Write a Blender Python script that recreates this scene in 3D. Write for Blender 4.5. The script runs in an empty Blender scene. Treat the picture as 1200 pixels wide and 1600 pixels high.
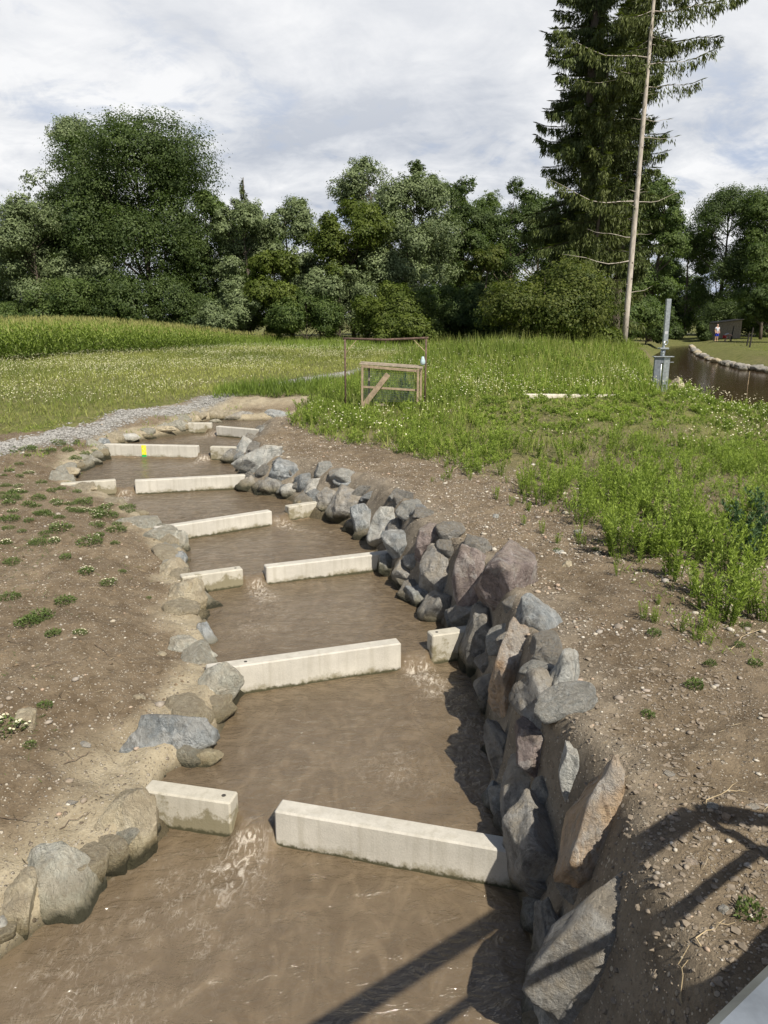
import bpy, math, random
import numpy as np
from mathutils import Vector, Matrix, Quaternion

# ------------------------------------------------------------------ camera, sky, sun, exposure
SC = bpy.context.scene
COL = SC.collection
FPX = 1202.0                       # focal length in pixels of the 1200x1600 photograph
TILT = math.atan((800 - 495) / FPX)
cd = bpy.data.cameras.new('camera')
cd.sensor_fit = 'VERTICAL'; cd.sensor_height = 24.0; cd.lens = 24.0 * FPX / 1600
cd.clip_start = 0.05; cd.clip_end = 3000
cam = bpy.data.objects.new('camera', cd); COL.objects.link(cam)
cam.rotation_euler = (math.pi / 2 - TILT, 0, 0)
SC.camera = cam

SUN_AZ, SUN_EL = math.radians(32), math.radians(49.5)     # behind the camera, a little to its right
SV = Vector((math.sin(SUN_AZ) * math.cos(SUN_EL), -math.cos(SUN_AZ) * math.cos(SUN_EL), math.sin(SUN_EL)))
sd = bpy.data.lights.new('sun', 'SUN'); sd.energy = 5.0; sd.angle = math.radians(0.5); sd.color = (1.0, 0.94, 0.83)
so = bpy.data.objects.new('sun', sd); COL.objects.link(so)
so.rotation_euler = SV.to_track_quat('Z', 'Y').to_euler()
SC.view_settings.view_transform = 'Standard'; SC.view_settings.look = 'None'
SC.view_settings.exposure = 0.30; SC.view_settings.gamma = 1.0


class NT:
    """tiny node-tree helper"""
    def __init__(s, tree): s.t = tree; s.n = tree.nodes; s.l = tree.links
    def new(s, typ, **kw):
        n = s.n.new(typ)
        for k, v in kw.items():
            if k.startswith('i_'):
                key = k[2:]; key = int(key) if key.isdigit() else key.replace('_', ' ')
                if hasattr(v, 'is_output'): s.l.new(v, n.inputs[key])
                else: n.inputs[key].default_value = v
            else: setattr(n, k, v)
        return n
    def math(s, op, a, b=0.5, clamp=False):
        n = s.n.new('ShaderNodeMath'); n.operation = op; n.use_clamp = clamp
        for i, v in enumerate((a, b)):
            if hasattr(v, 'is_output'): s.l.new(v, n.inputs[i])
            else: n.inputs[i].default_value = v
        return n.outputs[0]
    def mix(s, fac, a, b, blend='MIX'):
        n = s.n.new('ShaderNodeMix'); n.data_type = 'RGBA'; n.blend_type = blend
        for i, v in ((0, fac), (6, a), (7, b)):
            if hasattr(v, 'is_output'): s.l.new(v, n.inputs[i])
            elif i == 0: n.inputs[0].default_value = v
            else: n.inputs[i].default_value = (*v, 1) if len(v) == 3 else v
        return n.outputs[2]
    def ramp(s, fac, a, b, ca=(0, 0, 0), cb=(1, 1, 1)):
        n = s.n.new('ShaderNodeValToRGB')
        n.color_ramp.elements[0].position = a; n.color_ramp.elements[1].position = b
        n.color_ramp.elements[0].color = (*ca, 1); n.color_ramp.elements[1].color = (*cb, 1)
        s.l.new(fac, n.inputs[0]); return n.outputs[0]
    def noise(s, vec, scale, detail=4, rough=0.55, dist=0.0):
        n = s.n.new('ShaderNodeTexNoise'); n.inputs['Scale'].default_value = scale
        n.inputs['Detail'].default_value = detail; n.inputs['Roughness'].default_value = rough
        n.inputs['Distortion'].default_value = dist
        if vec is not None: s.l.new(vec, n.inputs['Vector'])
        return n.outputs[0]
    def voro(s, vec, scale, feature='F1', out='Distance'):
        n = s.n.new('ShaderNodeTexVoronoi'); n.feature = feature; n.inputs['Scale'].default_value = scale
        if vec is not None: s.l.new(vec, n.inputs['Vector'])
        return n.outputs[out]
    def mapv(s, vec, scale=(1, 1, 1), rot=(0, 0, 0)):
        n = s.n.new('ShaderNodeMapping'); n.inputs['Scale'].default_value = scale; n.inputs['Rotation'].default_value = rot
        s.l.new(vec, n.inputs['Vector']); return n.outputs[0]
    def attr(s, name, typ='GEOMETRY'):
        n = s.n.new('ShaderNodeAttribute'); n.attribute_name = name; n.attribute_type = typ
        return n.outputs['Fac']


W = bpy.data.worlds.new('World'); SC.world = W; W.use_nodes = True
nt = NT(W.node_tree)
for n in list(nt.n): nt.n.remove(n)
sky = nt.new('ShaderNodeTexSky', sky_type='NISHITA', sun_disc=False, sun_elevation=SUN_EL,
             sun_rotation=math.atan2(SV.x, SV.y), altitude=400, air_density=1.0, dust_density=1.5)
geo = nt.new('ShaderNodeTexCoord')
D = geo.outputs['Generated']
sep = nt.new('ShaderNodeSeparateXYZ', i_0=D)
zz = nt.math('ADD', nt.math('MAXIMUM', sep.outputs[2], 0.0), 0.30)
cx = nt.math('DIVIDE', sep.outputs[0], zz); cy = nt.math('DIVIDE', sep.outputs[1], zz)
cv = nt.new('ShaderNodeCombineXYZ', i_0=cx, i_1=cy, i_2=0.37).outputs[0]
n1 = nt.noise(cv, 1.5, 8, 0.58, 0.5)
n2 = nt.noise(cv, 5.5, 8, 0.62, 0.6)
n3 = nt.noise(nt.mapv(cv, (1.0, 1.5, 1)), 2.0, 7, 0.6, 0.4)
body = nt.math('ADD', nt.math('MULTIPLY', n1, 0.5), nt.math('ADD', nt.math('MULTIPLY', n2, 0.24), nt.math('MULTIPLY', n3, 0.34)))
shade = nt.ramp(body, 0.45, 0.61, (4.2, 4.55, 5.2), (7.8, 7.85, 7.95))
gap = nt.ramp(nt.math('ADD', nt.math('MULTIPLY', n2, 0.35), nt.math('MULTIPLY', n3, 0.65)), 0.36, 0.45, (1, 1, 1), (0, 0, 0))
cloud = nt.mix(nt.math('MULTIPLY', gap, 0.7), shade, (3.3, 4.1, 5.6))
high = nt.ramp(sep.outputs[2], 0.17, 0.36)
cloud = nt.mix(nt.math('MULTIPLY', high, 0.6), cloud, (7.5, 7.55, 7.7))
mask = nt.ramp(sep.outputs[2], 0.38, 0.62, (1, 1, 1), (0, 0, 0))
front = nt.ramp(sep.outputs[1], -0.35, 0.1, (0.2, 0.2, 0.2), (1, 1, 1))
mask = nt.math('MULTIPLY', mask, front)
skycol = nt.mix(mask, nt.mix(1.0, sky.outputs[0], (0.7, 0.7, 0.7), 'MULTIPLY'), cloud)
bg = nt.new('ShaderNodeBackground', i_Color=skycol, i_Strength=0.1)
out = nt.new('ShaderNodeOutputWorld', i_Surface=bg.outputs[0])

# ------------------------------------------------------------------ helpers
CT, ST = math.cos(TILT), math.sin(TILT)
def ray(px, py):
    x = (px - 600) / FPX; y = (800 - py) / FPX
    return np.array([x, CT + ST * y, -ST + CT * y])
def atz(px, py, z): r = ray(px, py); return r * (z / r[2])
def atY(px, py, Y): r = ray(px, py); return r * (Y / r[1])

def hash3(i, j, k, seed):
    h = (i * 374761393 + j * 668265263 + k * 2147483647 + seed * 974634211) & 0xffffffff
    h = ((h ^ (h >> 13)) * 1274126177) & 0xffffffff
    h = ((h ^ (h >> 16)) * 2246822519) & 0xffffffff
    return ((h ^ (h >> 15)) & 0xffffff) / float(0xffffff)
def vnoise(P, seed=0):
    P = np.asarray(P, float); I = np.floor(P).astype(np.int64); f = P - I; f = f * f * (3 - 2 * f)
    r = 0
    for a in (0, 1):
        for b in (0, 1):
            for c in (0, 1):
                w = (f[:, 0] if a else 1 - f[:, 0]) * (f[:, 1] if b else 1 - f[:, 1]) * (f[:, 2] if c else 1 - f[:, 2])
                r = r + w * hash3(I[:, 0] + a, I[:, 1] + b, I[:, 2] + c, seed)
    return r * 2 - 1
def fbm(P, seed=0, octv=4, gain=0.5):
    r = 0; a = 1; P = np.asarray(P, float).copy()
    for o in range(octv):
        r = r + a * vnoise(P, seed + o * 17); P = P * 2.03 + 3.1; a *= gain
    return r
def fbm2(x, y, s, seed=0, octv=4): return fbm(np.stack([x * s, y * s, np.zeros_like(x) + 0.5], -1), seed, octv)
def sstep(t): t = np.clip(t, 0, 1); return t * t * (3 - 2 * t)

def tag(o, label=None, cat=None, group=None, kind=None):
    if label: o['label'] = label
    if cat: o['category'] = cat
    if group: o['group'] = group
    if kind: o['kind'] = kind
    return o
def link(name, me, parent=None):
    o = bpy.data.objects.new(name, me); COL.objects.link(o)
    if parent is not None: o.parent = parent
    return o
def empty(name, loc=(0, 0, 0), rz=0.0):
    o = bpy.data.objects.new(name, None); COL.objects.link(o); o.location = loc; o.rotation_euler = (0, 0, rz)
    o.empty_display_size = 0.2
    return o
def mesh(name, V, F, mat, smooth=False, attrs=None):
    """V (n,3); F an (m,k) array or a list of such arrays"""
    V = np.asarray(V, np.float32); Fs = F if isinstance(F, list) else [F]
    Fs = [np.asarray(f, np.int32) for f in Fs if len(f)]
    me = bpy.data.meshes.new(name)
    me.vertices.add(len(V)); me.vertices.foreach_set('co', V.ravel())
    nl = sum(f.size for f in Fs); npol = sum(len(f) for f in Fs)
    me.loops.add(nl); me.loops.foreach_set('vertex_index', np.concatenate([f.ravel() for f in Fs]))
    me.polygons.add(npol)
    tot = np.concatenate([np.full(len(f), f.shape[1], np.int32) for f in Fs])
    me.polygons.foreach_set('loop_start', np.concatenate([[0], np.cumsum(tot)[:-1]]).astype(np.int32))
    me.update(calc_edges=True)
    me.polygons.foreach_set('use_smooth', np.full(npol, bool(smooth)))
    for k, a in (attrs or {}).items():
        at = me.attributes.new(k, 'FLOAT', 'POINT'); at.data.foreach_set('value', np.asarray(a, np.float32))
    if mat: me.materials.append(mat)
    return me
class MB:
    """collects boxes, tubes and lathes for one part"""
    def __init__(s): s.V = []; s.Q = []; s.T = []; s.n = 0
    def add(s, V, Q=(), T=()):
        V = np.asarray(V, float); s.V.append(V)
        if len(Q): s.Q.append(np.asarray(Q) + s.n)
        if len(T): s.T.append(np.asarray(T) + s.n)
        s.n += len(V)
    def box(s, c, size, rot=None, bev=0.0):
        hx, hy, hz = [v / 2 for v in size]
        if bev <= 0:
            V = np.array([[x, y, z] for x in (-hx, hx) for y in (-hy, hy) for z in (-hz, hz)])
            Q = [[0, 1, 3, 2], [4, 6, 7, 5], [0, 4, 5, 1], [2, 3, 7, 6], [0, 2, 6, 4], [1, 5, 7, 3]]; T = []
        else:
            b = bev; V = []; idx = {}
            for sx in (-1, 1):
                for sy in (-1, 1):
                    for sz in (-1, 1):
                        for ax in range(3):
                            p = [sx * (hx - b), sy * (hy - b), sz * (hz - b)]; p[ax] = (sx * hx, sy * hy, sz * hz)[ax]
                            idx[sx, sy, sz, ax] = len(V); V.append(p)
            V = np.array(V); Q = []; T = []
            for ax in range(3):
                u, v = (ax + 1) % 3, (ax + 2) % 3
                for sg in (-1, 1):
                    q = []
                    for a, c2 in ((-1, -1), (1, -1), (1, 1), (-1, 1)):
                        k = [0, 0, 0]; k[ax] = sg; k[u] = a; k[v] = c2; q.append(idx[(*k, ax)])
                    Q.append(q if sg > 0 else q[::-1])
                for a in (-1, 1):
                    for c2 in (-1, 1):
                        k0 = [0, 0, 0]; k1 = [0, 0, 0]; k0[ax] = -1; k1[ax] = 1
                        for k in (k0, k1): k[u] = a; k[v] = c2
                        q = [idx[(*k0, u)], idx[(*k1, u)], idx[(*k1, v)], idx[(*k0, v)]]
                        Q.append(q if a * c2 > 0 else q[::-1])
            for sx in (-1, 1):
                for sy in (-1, 1):
                    for sz in (-1, 1):
                        t = [idx[sx, sy, sz, a] for a in range(3)]
                        T.append(t if sx * sy * sz > 0 else t[::-1])
        if rot is not None: V = V @ np.array(rot.to_matrix() if hasattr(rot, 'to_matrix') else rot).T
        s.add(V + np.array(c), Q, T)
    def beam(s, p, q, w, h, bev=0.0, up=(0, 0, 1)):
        p = np.array(p, float); q = np.array(q, float); d = q - p; L = np.linalg.norm(d); d /= L
        up = np.array(up, float)
        if abs(d @ up) > 0.95: up = np.array([0, 1.0, 0])
        sx = np.cross(up, d); sx /= np.linalg.norm(sx); u = np.cross(d, sx)
        s.box((p + q) / 2, (L, w, h), np.stack([d, sx, u], 1), bev)
    def tube(s, P, R, seg=8, cap=True):
        P = np.asarray(P, float); R = np.broadcast_to(np.asarray(R, float), (len(P),))
        d = np.gradient(P, axis=0); d /= np.maximum(np.linalg.norm(d, axis=1), 1e-9)[:, None]
        ref = np.array([0.31, 0.17, 0.93]) if abs(d[:, 2]).mean() < 0.8 else np.array([0.95, 0.3, 0.05])
        a = np.cross(d, ref); a /= np.linalg.norm(a, axis=1)[:, None]; b = np.cross(d, a)
        t = np.arange(seg) * 2 * math.pi / seg
        V = P[:, None] + R[:, None, None] * (np.cos(t)[None, :, None] * a[:, None] + np.sin(t)[None, :, None] * b[:, None])
        n = len(P); V = V.reshape(-1, 3); Q = []
        i, j = np.meshgrid(np.arange(n - 1), np.arange(seg), indexing='ij'); i = i.ravel(); j = j.ravel(); k = (j + 1) % seg
        Q = np.stack([i * seg + j, (i + 1) * seg + j, (i + 1) * seg + k, i * seg + k], -1); T = []
        if cap:
            V = np.concatenate([V, P[:1], P[-1:]]); c0, c1 = n * seg, n * seg + 1; jj = np.arange(seg); kk = (jj + 1) % seg
            T = np.concatenate([np.stack([jj * 0 + c0, jj, kk], -1), np.stack([jj * 0 + c1, (n - 1) * seg + kk, (n - 1) * seg + jj], -1)])
        s.add(V, Q, T)
    def obj(s, name, mat, parent=None, smooth=False, attrs=None):
        F = []
        if s.Q: F.append(np.concatenate(s.Q))
        if s.T: F.append(np.concatenate(s.T))
        return link(name, mesh(name, np.concatenate(s.V), F, mat, smooth, attrs), parent)
def ico(sub):
    import bmesh
    bm = bmesh.new(); bmesh.ops.create_icosphere(bm, subdivisions=sub, radius=1)
    V = np.array([v.co[:] for v in bm.verts]); F = np.array([[v.index for v in f.verts] for f in bm.faces]); bm.free()
    return V, F
ICO = {s: ico(s) for s in (1, 2, 3, 4, 5)}
def inside(x, y, P):
    r = np.zeros(x.shape, bool); n = len(P)
    for i in range(n):
        x0, y0 = P[i]; x1, y1 = P[(i + 1) % n]
        if y0 == y1: continue
        c = ((y0 > y) != (y1 > y)) & (x < (x1 - x0) * (y - y0) / (y1 - y0) + x0); r ^= c
    return r
def pdist(x, y, P, closed=False):
    r = np.full(x.shape, 1e9); n = len(P)
    for i in range(n if closed else n - 1):
        ax, ay = P[i]; bx, by = P[(i + 1) % n]; dx, dy = bx - ax, by - ay
        t = np.clip(((x - ax) * dx + (y - ay) * dy) / (dx * dx + dy * dy + 1e-12), 0, 1)
        r = np.minimum(r, (x - ax - t * dx) ** 2 + (y - ay - t * dy) ** 2)
    return np.sqrt(r)

# ------------------------------------------------------------------ materials
def new_mat(name):
    m = bpy.data.materials.new(name); m.use_nodes = True; t = NT(m.node_tree)
    b = t.n['Principled BSDF']; return m, t, b
def simple(name, col, rough=0.6, metal=0.0, var=0.15, scale=8.0, bump=0.0, spec=0.4):
    m, t, b = new_mat(name)
    co = t.new('ShaderNodeTexCoord').outputs['Object']
    n = t.noise(co, scale, 5, 0.6)
    lo = tuple(c * (1 - var) for c in col); hi = tuple(min(1, c * (1 + var)) for c in col)
    t.l.new(t.ramp(n, 0.35, 0.65, lo, hi), b.inputs['Base Color'])
    b.inputs['Roughness'].default_value = rough; b.inputs['Metallic'].default_value = metal
    b.inputs['Specular IOR Level'].default_value = spec
    if bump:
        bn = t.new('ShaderNodeBump', i_Strength=bump, i_Distance=0.02, i_Height=t.noise(co, scale * 4, 6, 0.6))
        t.l.new(bn.outputs[0], b.inputs['Normal'])
    return m
def leaf_mat(name, lo, hi, trans=0.42, rough=0.55, spec=0.25):
    """leaf colour runs between two greens by the per-leaf attribute tint"""
    m, t, b = new_mat(name)
    c = t.ramp(t.attr('tint'), 0.0, 1.0, lo, hi)
    t.l.new(c, b.inputs['Base Color']); b.inputs['Roughness'].default_value = rough
    b.inputs['Specular IOR Level'].default_value = spec
    tr = t.new('ShaderNodeBsdfTranslucent'); t.l.new(t.mix(1.0, c, (1.0, 1.15, 0.5), 'MULTIPLY'), tr.inputs[0])
    mx = t.new('ShaderNodeMixShader', i_0=trans); t.l.new(b.outputs[0], mx.inputs[1]); t.l.new(tr.outputs[0], mx.inputs[2])
    t.l.new(mx.outputs[0], t.n['Material Output'].inputs['Surface'])
    return m
M = {}
M['bark'] = simple('bark', (0.10, 0.08, 0.06), 0.9, bump=0.8, scale=6)
M['stem'] = simple('stem', (0.10, 0.14, 0.04), 0.7)
M['galv'] = simple('galvanised_steel', (0.42, 0.45, 0.47), 0.42, 0.75, 0.22, 14, 0.05)
M['galv_dark'] = simple('galvanised_steel_dull', (0.20, 0.22, 0.25), 0.5, 0.5, 0.2, 10)
M['rust'] = simple('rusty_steel', (0.13, 0.085, 0.065), 0.85, 0.2, 0.4, 12, 0.4)
M['wood'] = simple('raw_wood', (0.31, 0.235, 0.16), 0.8, 0, 0.25, 9, 0.3)
M['wood_grey'] = simple('weathered_wood', (0.30, 0.25, 0.19), 0.85, 0, 0.3, 9, 0.4)
M['net'] = simple('wire_netting', (0.10, 0.12, 0.10), 0.6, 0.3)
M['dark'] = simple('dark_wood', (0.04, 0.035, 0.03), 0.9)
M['flower'] = simple('white_petal', (0.60, 0.57, 0.38), 0.8, var=0.08)
M['yolk'] = simple('yellow_petal', (0.75, 0.45, 0.03), 0.7)
M['skin'] = simple('skin', (0.55, 0.34, 0.25), 0.6, var=0.05)
M['white_cloth'] = simple('white_cloth', (0.5, 0.5, 0.53), 0.9, var=0.05)
M['red_cloth'] = simple('red_cloth', (0.5, 0.05, 0.05), 0.9, var=0.1)
M['blue_cloth'] = simple('blue_cloth', (0.02, 0.04, 0.42), 0.9, var=0.1)
M['hair'] = simple('hair', (0.06, 0.04, 0.025), 0.8)
M['yellow'] = simple('yellow_plate', (0.80, 0.75, 0.02), 0.5, var=0.03)
M['green'] = simple('green_plate', (0.02, 0.42, 0.10), 0.5, var=0.03)
M['plate'] = simple('pale_blue_plastic', (0.45, 0.58, 0.60), 0.3, var=0.2)
M['twig'] = simple('dry_twig', (0.16, 0.12, 0.085), 0.9, var=0.3)
M['straw'] = simple('dry_straw', (0.42, 0.33, 0.2), 0.9, var=0.3)
M['asphalt'] = simple('deck_planks', (0.2, 0.19, 0.18), 0.9, bump=0.4)

def concrete(name, base, algae=1.0):
    m, t, b = new_mat(name)
    co = t.new('ShaderNodeTexCoord').outputs['Object']
    z = t.new('ShaderNodeSeparateXYZ', i_0=co).outputs[2]          # object origin sits at the lower water line
    blot = t.noise(co, 3.0, 6, 0.65)
    c = t.ramp(blot, 0.3, 0.7, tuple(v * 0.72 for v in base), tuple(min(1, v * 1.1) for v in base))
    fine = t.noise(co, 60, 4, 0.7)
    c = t.mix(0.25, c, t.ramp(fine, 0.3, 0.7, tuple(v * 0.7 for v in base), tuple(v * 1.2 for v in base)))
    streak = t.noise(t.mapv(co, (9, 9, 0.5)), 1.3, 6, 0.65, 0.4)        # drip streaks
    c = t.mix(t.math('MULTIPLY', t.ramp(streak, 0.50, 0.72), 0.38), c, (0.27, 0.24, 0.17))
    pores = t.voro(co, 55)
    c = t.mix(t.math('MULTIPLY', t.ramp(pores, 0.08, 0.16, (1, 1, 1), (0, 0, 0)), t.ramp(t.noise(co, 9), 0.5, 0.6)), c, (0.2, 0.18, 0.15))
    edge = t.noise(co, 4.5, 6, 0.7); edge2 = t.noise(co, 22, 5, 0.7)
    lim = t.math('ADD', t.math('MULTIPLY', t.math('SUBTRACT', edge, 0.47), 0.62 * algae), t.math('MULTIPLY', t.math('SUBTRACT', edge2, 0.5), 0.16))
    hgt = t.math('SUBTRACT', t.math('ADD', lim, 0.05 + 0.13 * max(algae - 0.55, 0)), z)
    c = t.mix(t.math('MULTIPLY', t.ramp(hgt, 0.0, 0.10), 0.78), c, (0.15, 0.125, 0.055))
    c = t.mix(t.ramp(t.math('SUBTRACT', t.math('ADD', 0.035, t.math('MULTIPLY', t.math('SUBTRACT', edge2, 0.42), 0.09)), z), 0.0, 0.025), c, (0.055, 0.05, 0.022))
    t.l.new(c, b.inputs['Base Color']); b.inputs['Roughness'].default_value = 0.85
    bn = t.new('ShaderNodeBump', i_Strength=0.25, i_Distance=0.01, i_Height=t.math('ADD', fine, t.math('MULTIPLY', pores, 0.3)))
    t.l.new(bn.outputs[0], b.inputs['Normal'])
    return m
M['concrete'] = concrete('concrete', (0.52, 0.49, 0.425), 0.65)
M['concrete_mossy'] = concrete('concrete_with_algae', (0.50, 0.465, 0.385), 1.6)
M['kerb'] = simple('pale_concrete', (0.58, 0.53, 0.44), 0.85, bump=0.2)
M['hole'] = simple('socket_painted_shade', (0.05, 0.045, 0.04), 0.8)  # dark colour stands in for the shade inside the lifting sockets

def rock(name, a, b_, vein, veinw=0.5, tan=0.3, patch=None):
    a = tuple(q * 1.15 for q in a); b_ = tuple(q * 1.28 for q in b_); tan *= 0.95
    m, t, b = new_mat(name)
    oi = t.new('ShaderNodeObjectInfo')
    co = t.new('ShaderNodeTexCoord').outputs['Object']
    off = t.new('ShaderNodeCombineXYZ', i_0=t.math('MULTIPLY', oi.outputs['Random'], 31), i_1=t.math('MULTIPLY', oi.outputs['Random'], 17), i_2=0.0).outputs[0]
    v = t.new('ShaderNodeVectorMath', operation='ADD', i_0=co, i_1=off).outputs[0]
    rv = t.mapv(v, (1, 1, 1), (0.6, 0.4, 0.9))
    c = t.ramp(t.noise(v, 3.5, 8, 0.72, 0.4), 0.40, 0.60, a, b_)
    if patch:
        c = t.mix(t.math('MULTIPLY', t.ramp(t.noise(v, 1.9, 5, 0.6, 0.3), 0.45, 0.58), 0.85), c, patch)
    st = t.noise(t.mapv(rv, (1.0, 6.0, 2.0)), 2.2, 7, 0.7, 0.8)
    c = t.mix(t.math('MULTIPLY', t.ramp(st, 0.52, 0.60), veinw), c, vein)
    dk = t.noise(t.mapv(rv, (2.0, 9.0, 3.0)), 2.6, 6, 0.7, 1.0)
    c = t.mix(t.math('MULTIPLY', t.ramp(dk, 0.54, 0.64), 0.55), c, tuple(q * 0.35 for q in a))
    sp = t.noise(v, 42, 4, 0.75)
    c = t.mix(t.math('MULTIPLY', t.ramp(sp, 0.5, 0.72), 0.3), c, tuple(min(1, q * 1.7) for q in b_))
    nz = t.new('ShaderNodeSeparateXYZ', i_0=t.new('ShaderNodeNewGeometry').outputs['Normal']).outputs[2]
    dustn = t.noise(v, 4.5, 6, 0.7)
    dust = t.math('MULTIPLY', t.ramp(t.math('ADD', dustn, t.math('MULTIPLY', nz, 0.16)), 0.53, 0.66), tan)
    c = t.mix(dust, c, (0.36, 0.30, 0.215))                         # dried mud left on the stone
    pz = t.new('ShaderNodeSeparateXYZ', i_0=t.new('ShaderNodeNewGeometry').outputs['Position']).outputs[2]
    above = t.math('SUBTRACT', pz, t.attr('wl', 'OBJECT'))
    alg = t.math('ADD', above, t.math('MULTIPLY', t.math('SUBTRACT', t.noise(v, 9, 5, 0.7), 0.5), 0.16))
    c = t.mix(t.math('MULTIPLY', t.ramp(alg, 0.05, 0.17, (1, 1, 1), (0, 0, 0)), 0.55), c, (0.17, 0.135, 0.05))
    c = t.mix(t.math('MULTIPLY', t.ramp(alg, 0.0, 0.06, (1, 1, 1), (0, 0, 0)), 0.9), c, (0.03, 0.03, 0.014))
    t.l.new(c, b.inputs['Base Color']); b.inputs['Roughness'].default_value = 0.8; b.inputs['Specular IOR Level'].default_value = 0.3
    h = t.math('ADD', t.math('MULTIPLY', t.noise(v, 7, 9, 0.72, 0.3), 1.0), t.math('MULTIPLY', st, 0.5))
    h = t.math('ADD', h, t.math('MULTIPLY', t.noise(v, 30, 6, 0.75), 0.35))
    bn = t.new('ShaderNodeBump', i_Strength=1.0, i_Distance=0.10, i_Height=h)
    t.l.new(bn.outputs[0], b.inputs['Normal'])
    return m
ROCK = {
    'pale': rock('rock_pale_cream', (0.32, 0.315, 0.265), (0.46, 0.445, 0.375), (0.62, 0.60, 0.53), 0.5, 0.5),
    'blue': rock('rock_blue_grey', (0.16, 0.175, 0.18), (0.32, 0.335, 0.335), (0.55, 0.56, 0.55), 0.6, 0.25),
    'white': rock('rock_pale_grey', (0.29, 0.295, 0.275), (0.46, 0.455, 0.42), (0.64, 0.62, 0.56), 0.6, 0.35),
    'grey': rock('rock_grey', (0.20, 0.19, 0.172), (0.35, 0.335, 0.305), (0.5, 0.49, 0.46), 0.45, 0.55),
    'dark': rock('rock_dark_grey', (0.13, 0.125, 0.115), (0.25, 0.24, 0.215), (0.48, 0.48, 0.46), 0.45, 0.3),
    'mauve': rock('rock_mauve', (0.15, 0.118, 0.108), (0.285, 0.235, 0.215), (0.5, 0.48, 0.45), 0.5, 0.3),
    'ochre': rock('rock_ochre', (0.33, 0.215, 0.13), (0.50, 0.37, 0.245), (0.60, 0.57, 0.52), 0.6, 0.2, (0.42, 0.40, 0.37)),
    'tan': rock('rock_tan', (0.34, 0.28, 0.185), (0.48, 0.42, 0.30), (0.60, 0.56, 0.46), 0.4, 0.6),
}

# ------------------------------------------------------------------ lie of the land
ZK = lambda k: -4.1 + (k - 1) * 0.14                # water level of pool k (1 = nearest the bridge)
Lp = [((-150, 1640), 1), ((0, 1500), 1), ((60, 1450), 1), ((135, 1400), 1), ((165, 1370), 1), ((215, 1340), 1), ((252, 1300), 1),
      ((243, 1235), 2), ((262, 1208), 2), ((305, 1188), 2), ((340, 1150), 2), ((358, 1100), 2), ((345, 1060), 2), ((338, 1030), 3),
      ((318, 970), 3), ((325, 935), 3), ((300, 920), 3), ((293, 892), 4), ((293, 865), 4), ((285, 845), 4), ((252, 832), 5),
      ((225, 810), 5), ((180, 785), 5), ((122, 770), 5), ((120, 745), 6), ((125, 735), 6), ((140, 725), 6), ((168, 715), 6),
      ((190, 693), 7), ((245, 684), 7), ((296, 677), 7), ((300, 662), 8), ((330, 655), 8), ((380, 657), 8), ((450, 656), 8)]
Rp = [((830, 1700), 1), ((838, 1560), 1), ((835, 1470), 1), ((815, 1395), 1), ((790, 1290), 2), ((765, 1250), 2), ((770, 1180), 2),
      ((765, 1150), 2), ((750, 1080), 2), ((735, 1040), 2), ((727, 1005), 3), ((700, 985), 3), ((680, 960), 3), ((640, 935), 3),
      ((615, 905), 3), ((602, 880), 3), ((590, 862), 4), ((550, 825), 4), ((520, 812), 4), ((490, 808), 4), ((480, 793), 5),
      ((450, 780), 5), ((400, 770), 5), ((373, 764), 5), ((374, 745), 6), ((368, 730), 6), ((358, 718), 6), ((376, 705), 7),
      ((387, 690), 7), ((390, 683), 7), ((420, 672), 8), ((460, 660), 8)]
LW = [(-4.5, -6.0), (-3.6, 1.0)] + [tuple(atz(*p, ZK(k))[:2]) for p, k in Lp]
RW = [(1.2, -6.0), (0.75, 1.0)] + [tuple(atz(*p, ZK(k))[:2]) for p, k in Rp]
CHAN = LW + RW[::-1]
RIV_N = [(60, 6), (30, 17), (12.9, 24.8), (11.2, 27.5), (11.9, 31.5), (15.5, 44), (19.7, 57), (27, 75), (40, 107), (58, 160)]
RIV_F = [(66, 158), (49, 125), (36, 96), (29.5, 74.7), (24.6, 60), (23.6, 52), (24.4, 47), (29, 43), (44, 38), (80, 30)]
RIVER = RIV_N + RIV_F
ZRIV = -2.95
def wl_s(y): return np.interp(y, [4.0, 6.2, 9.4, 11.6, 13.8, 16.6, 20.2, 23.2], [ZK(k) for k in range(1, 9)])
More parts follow.
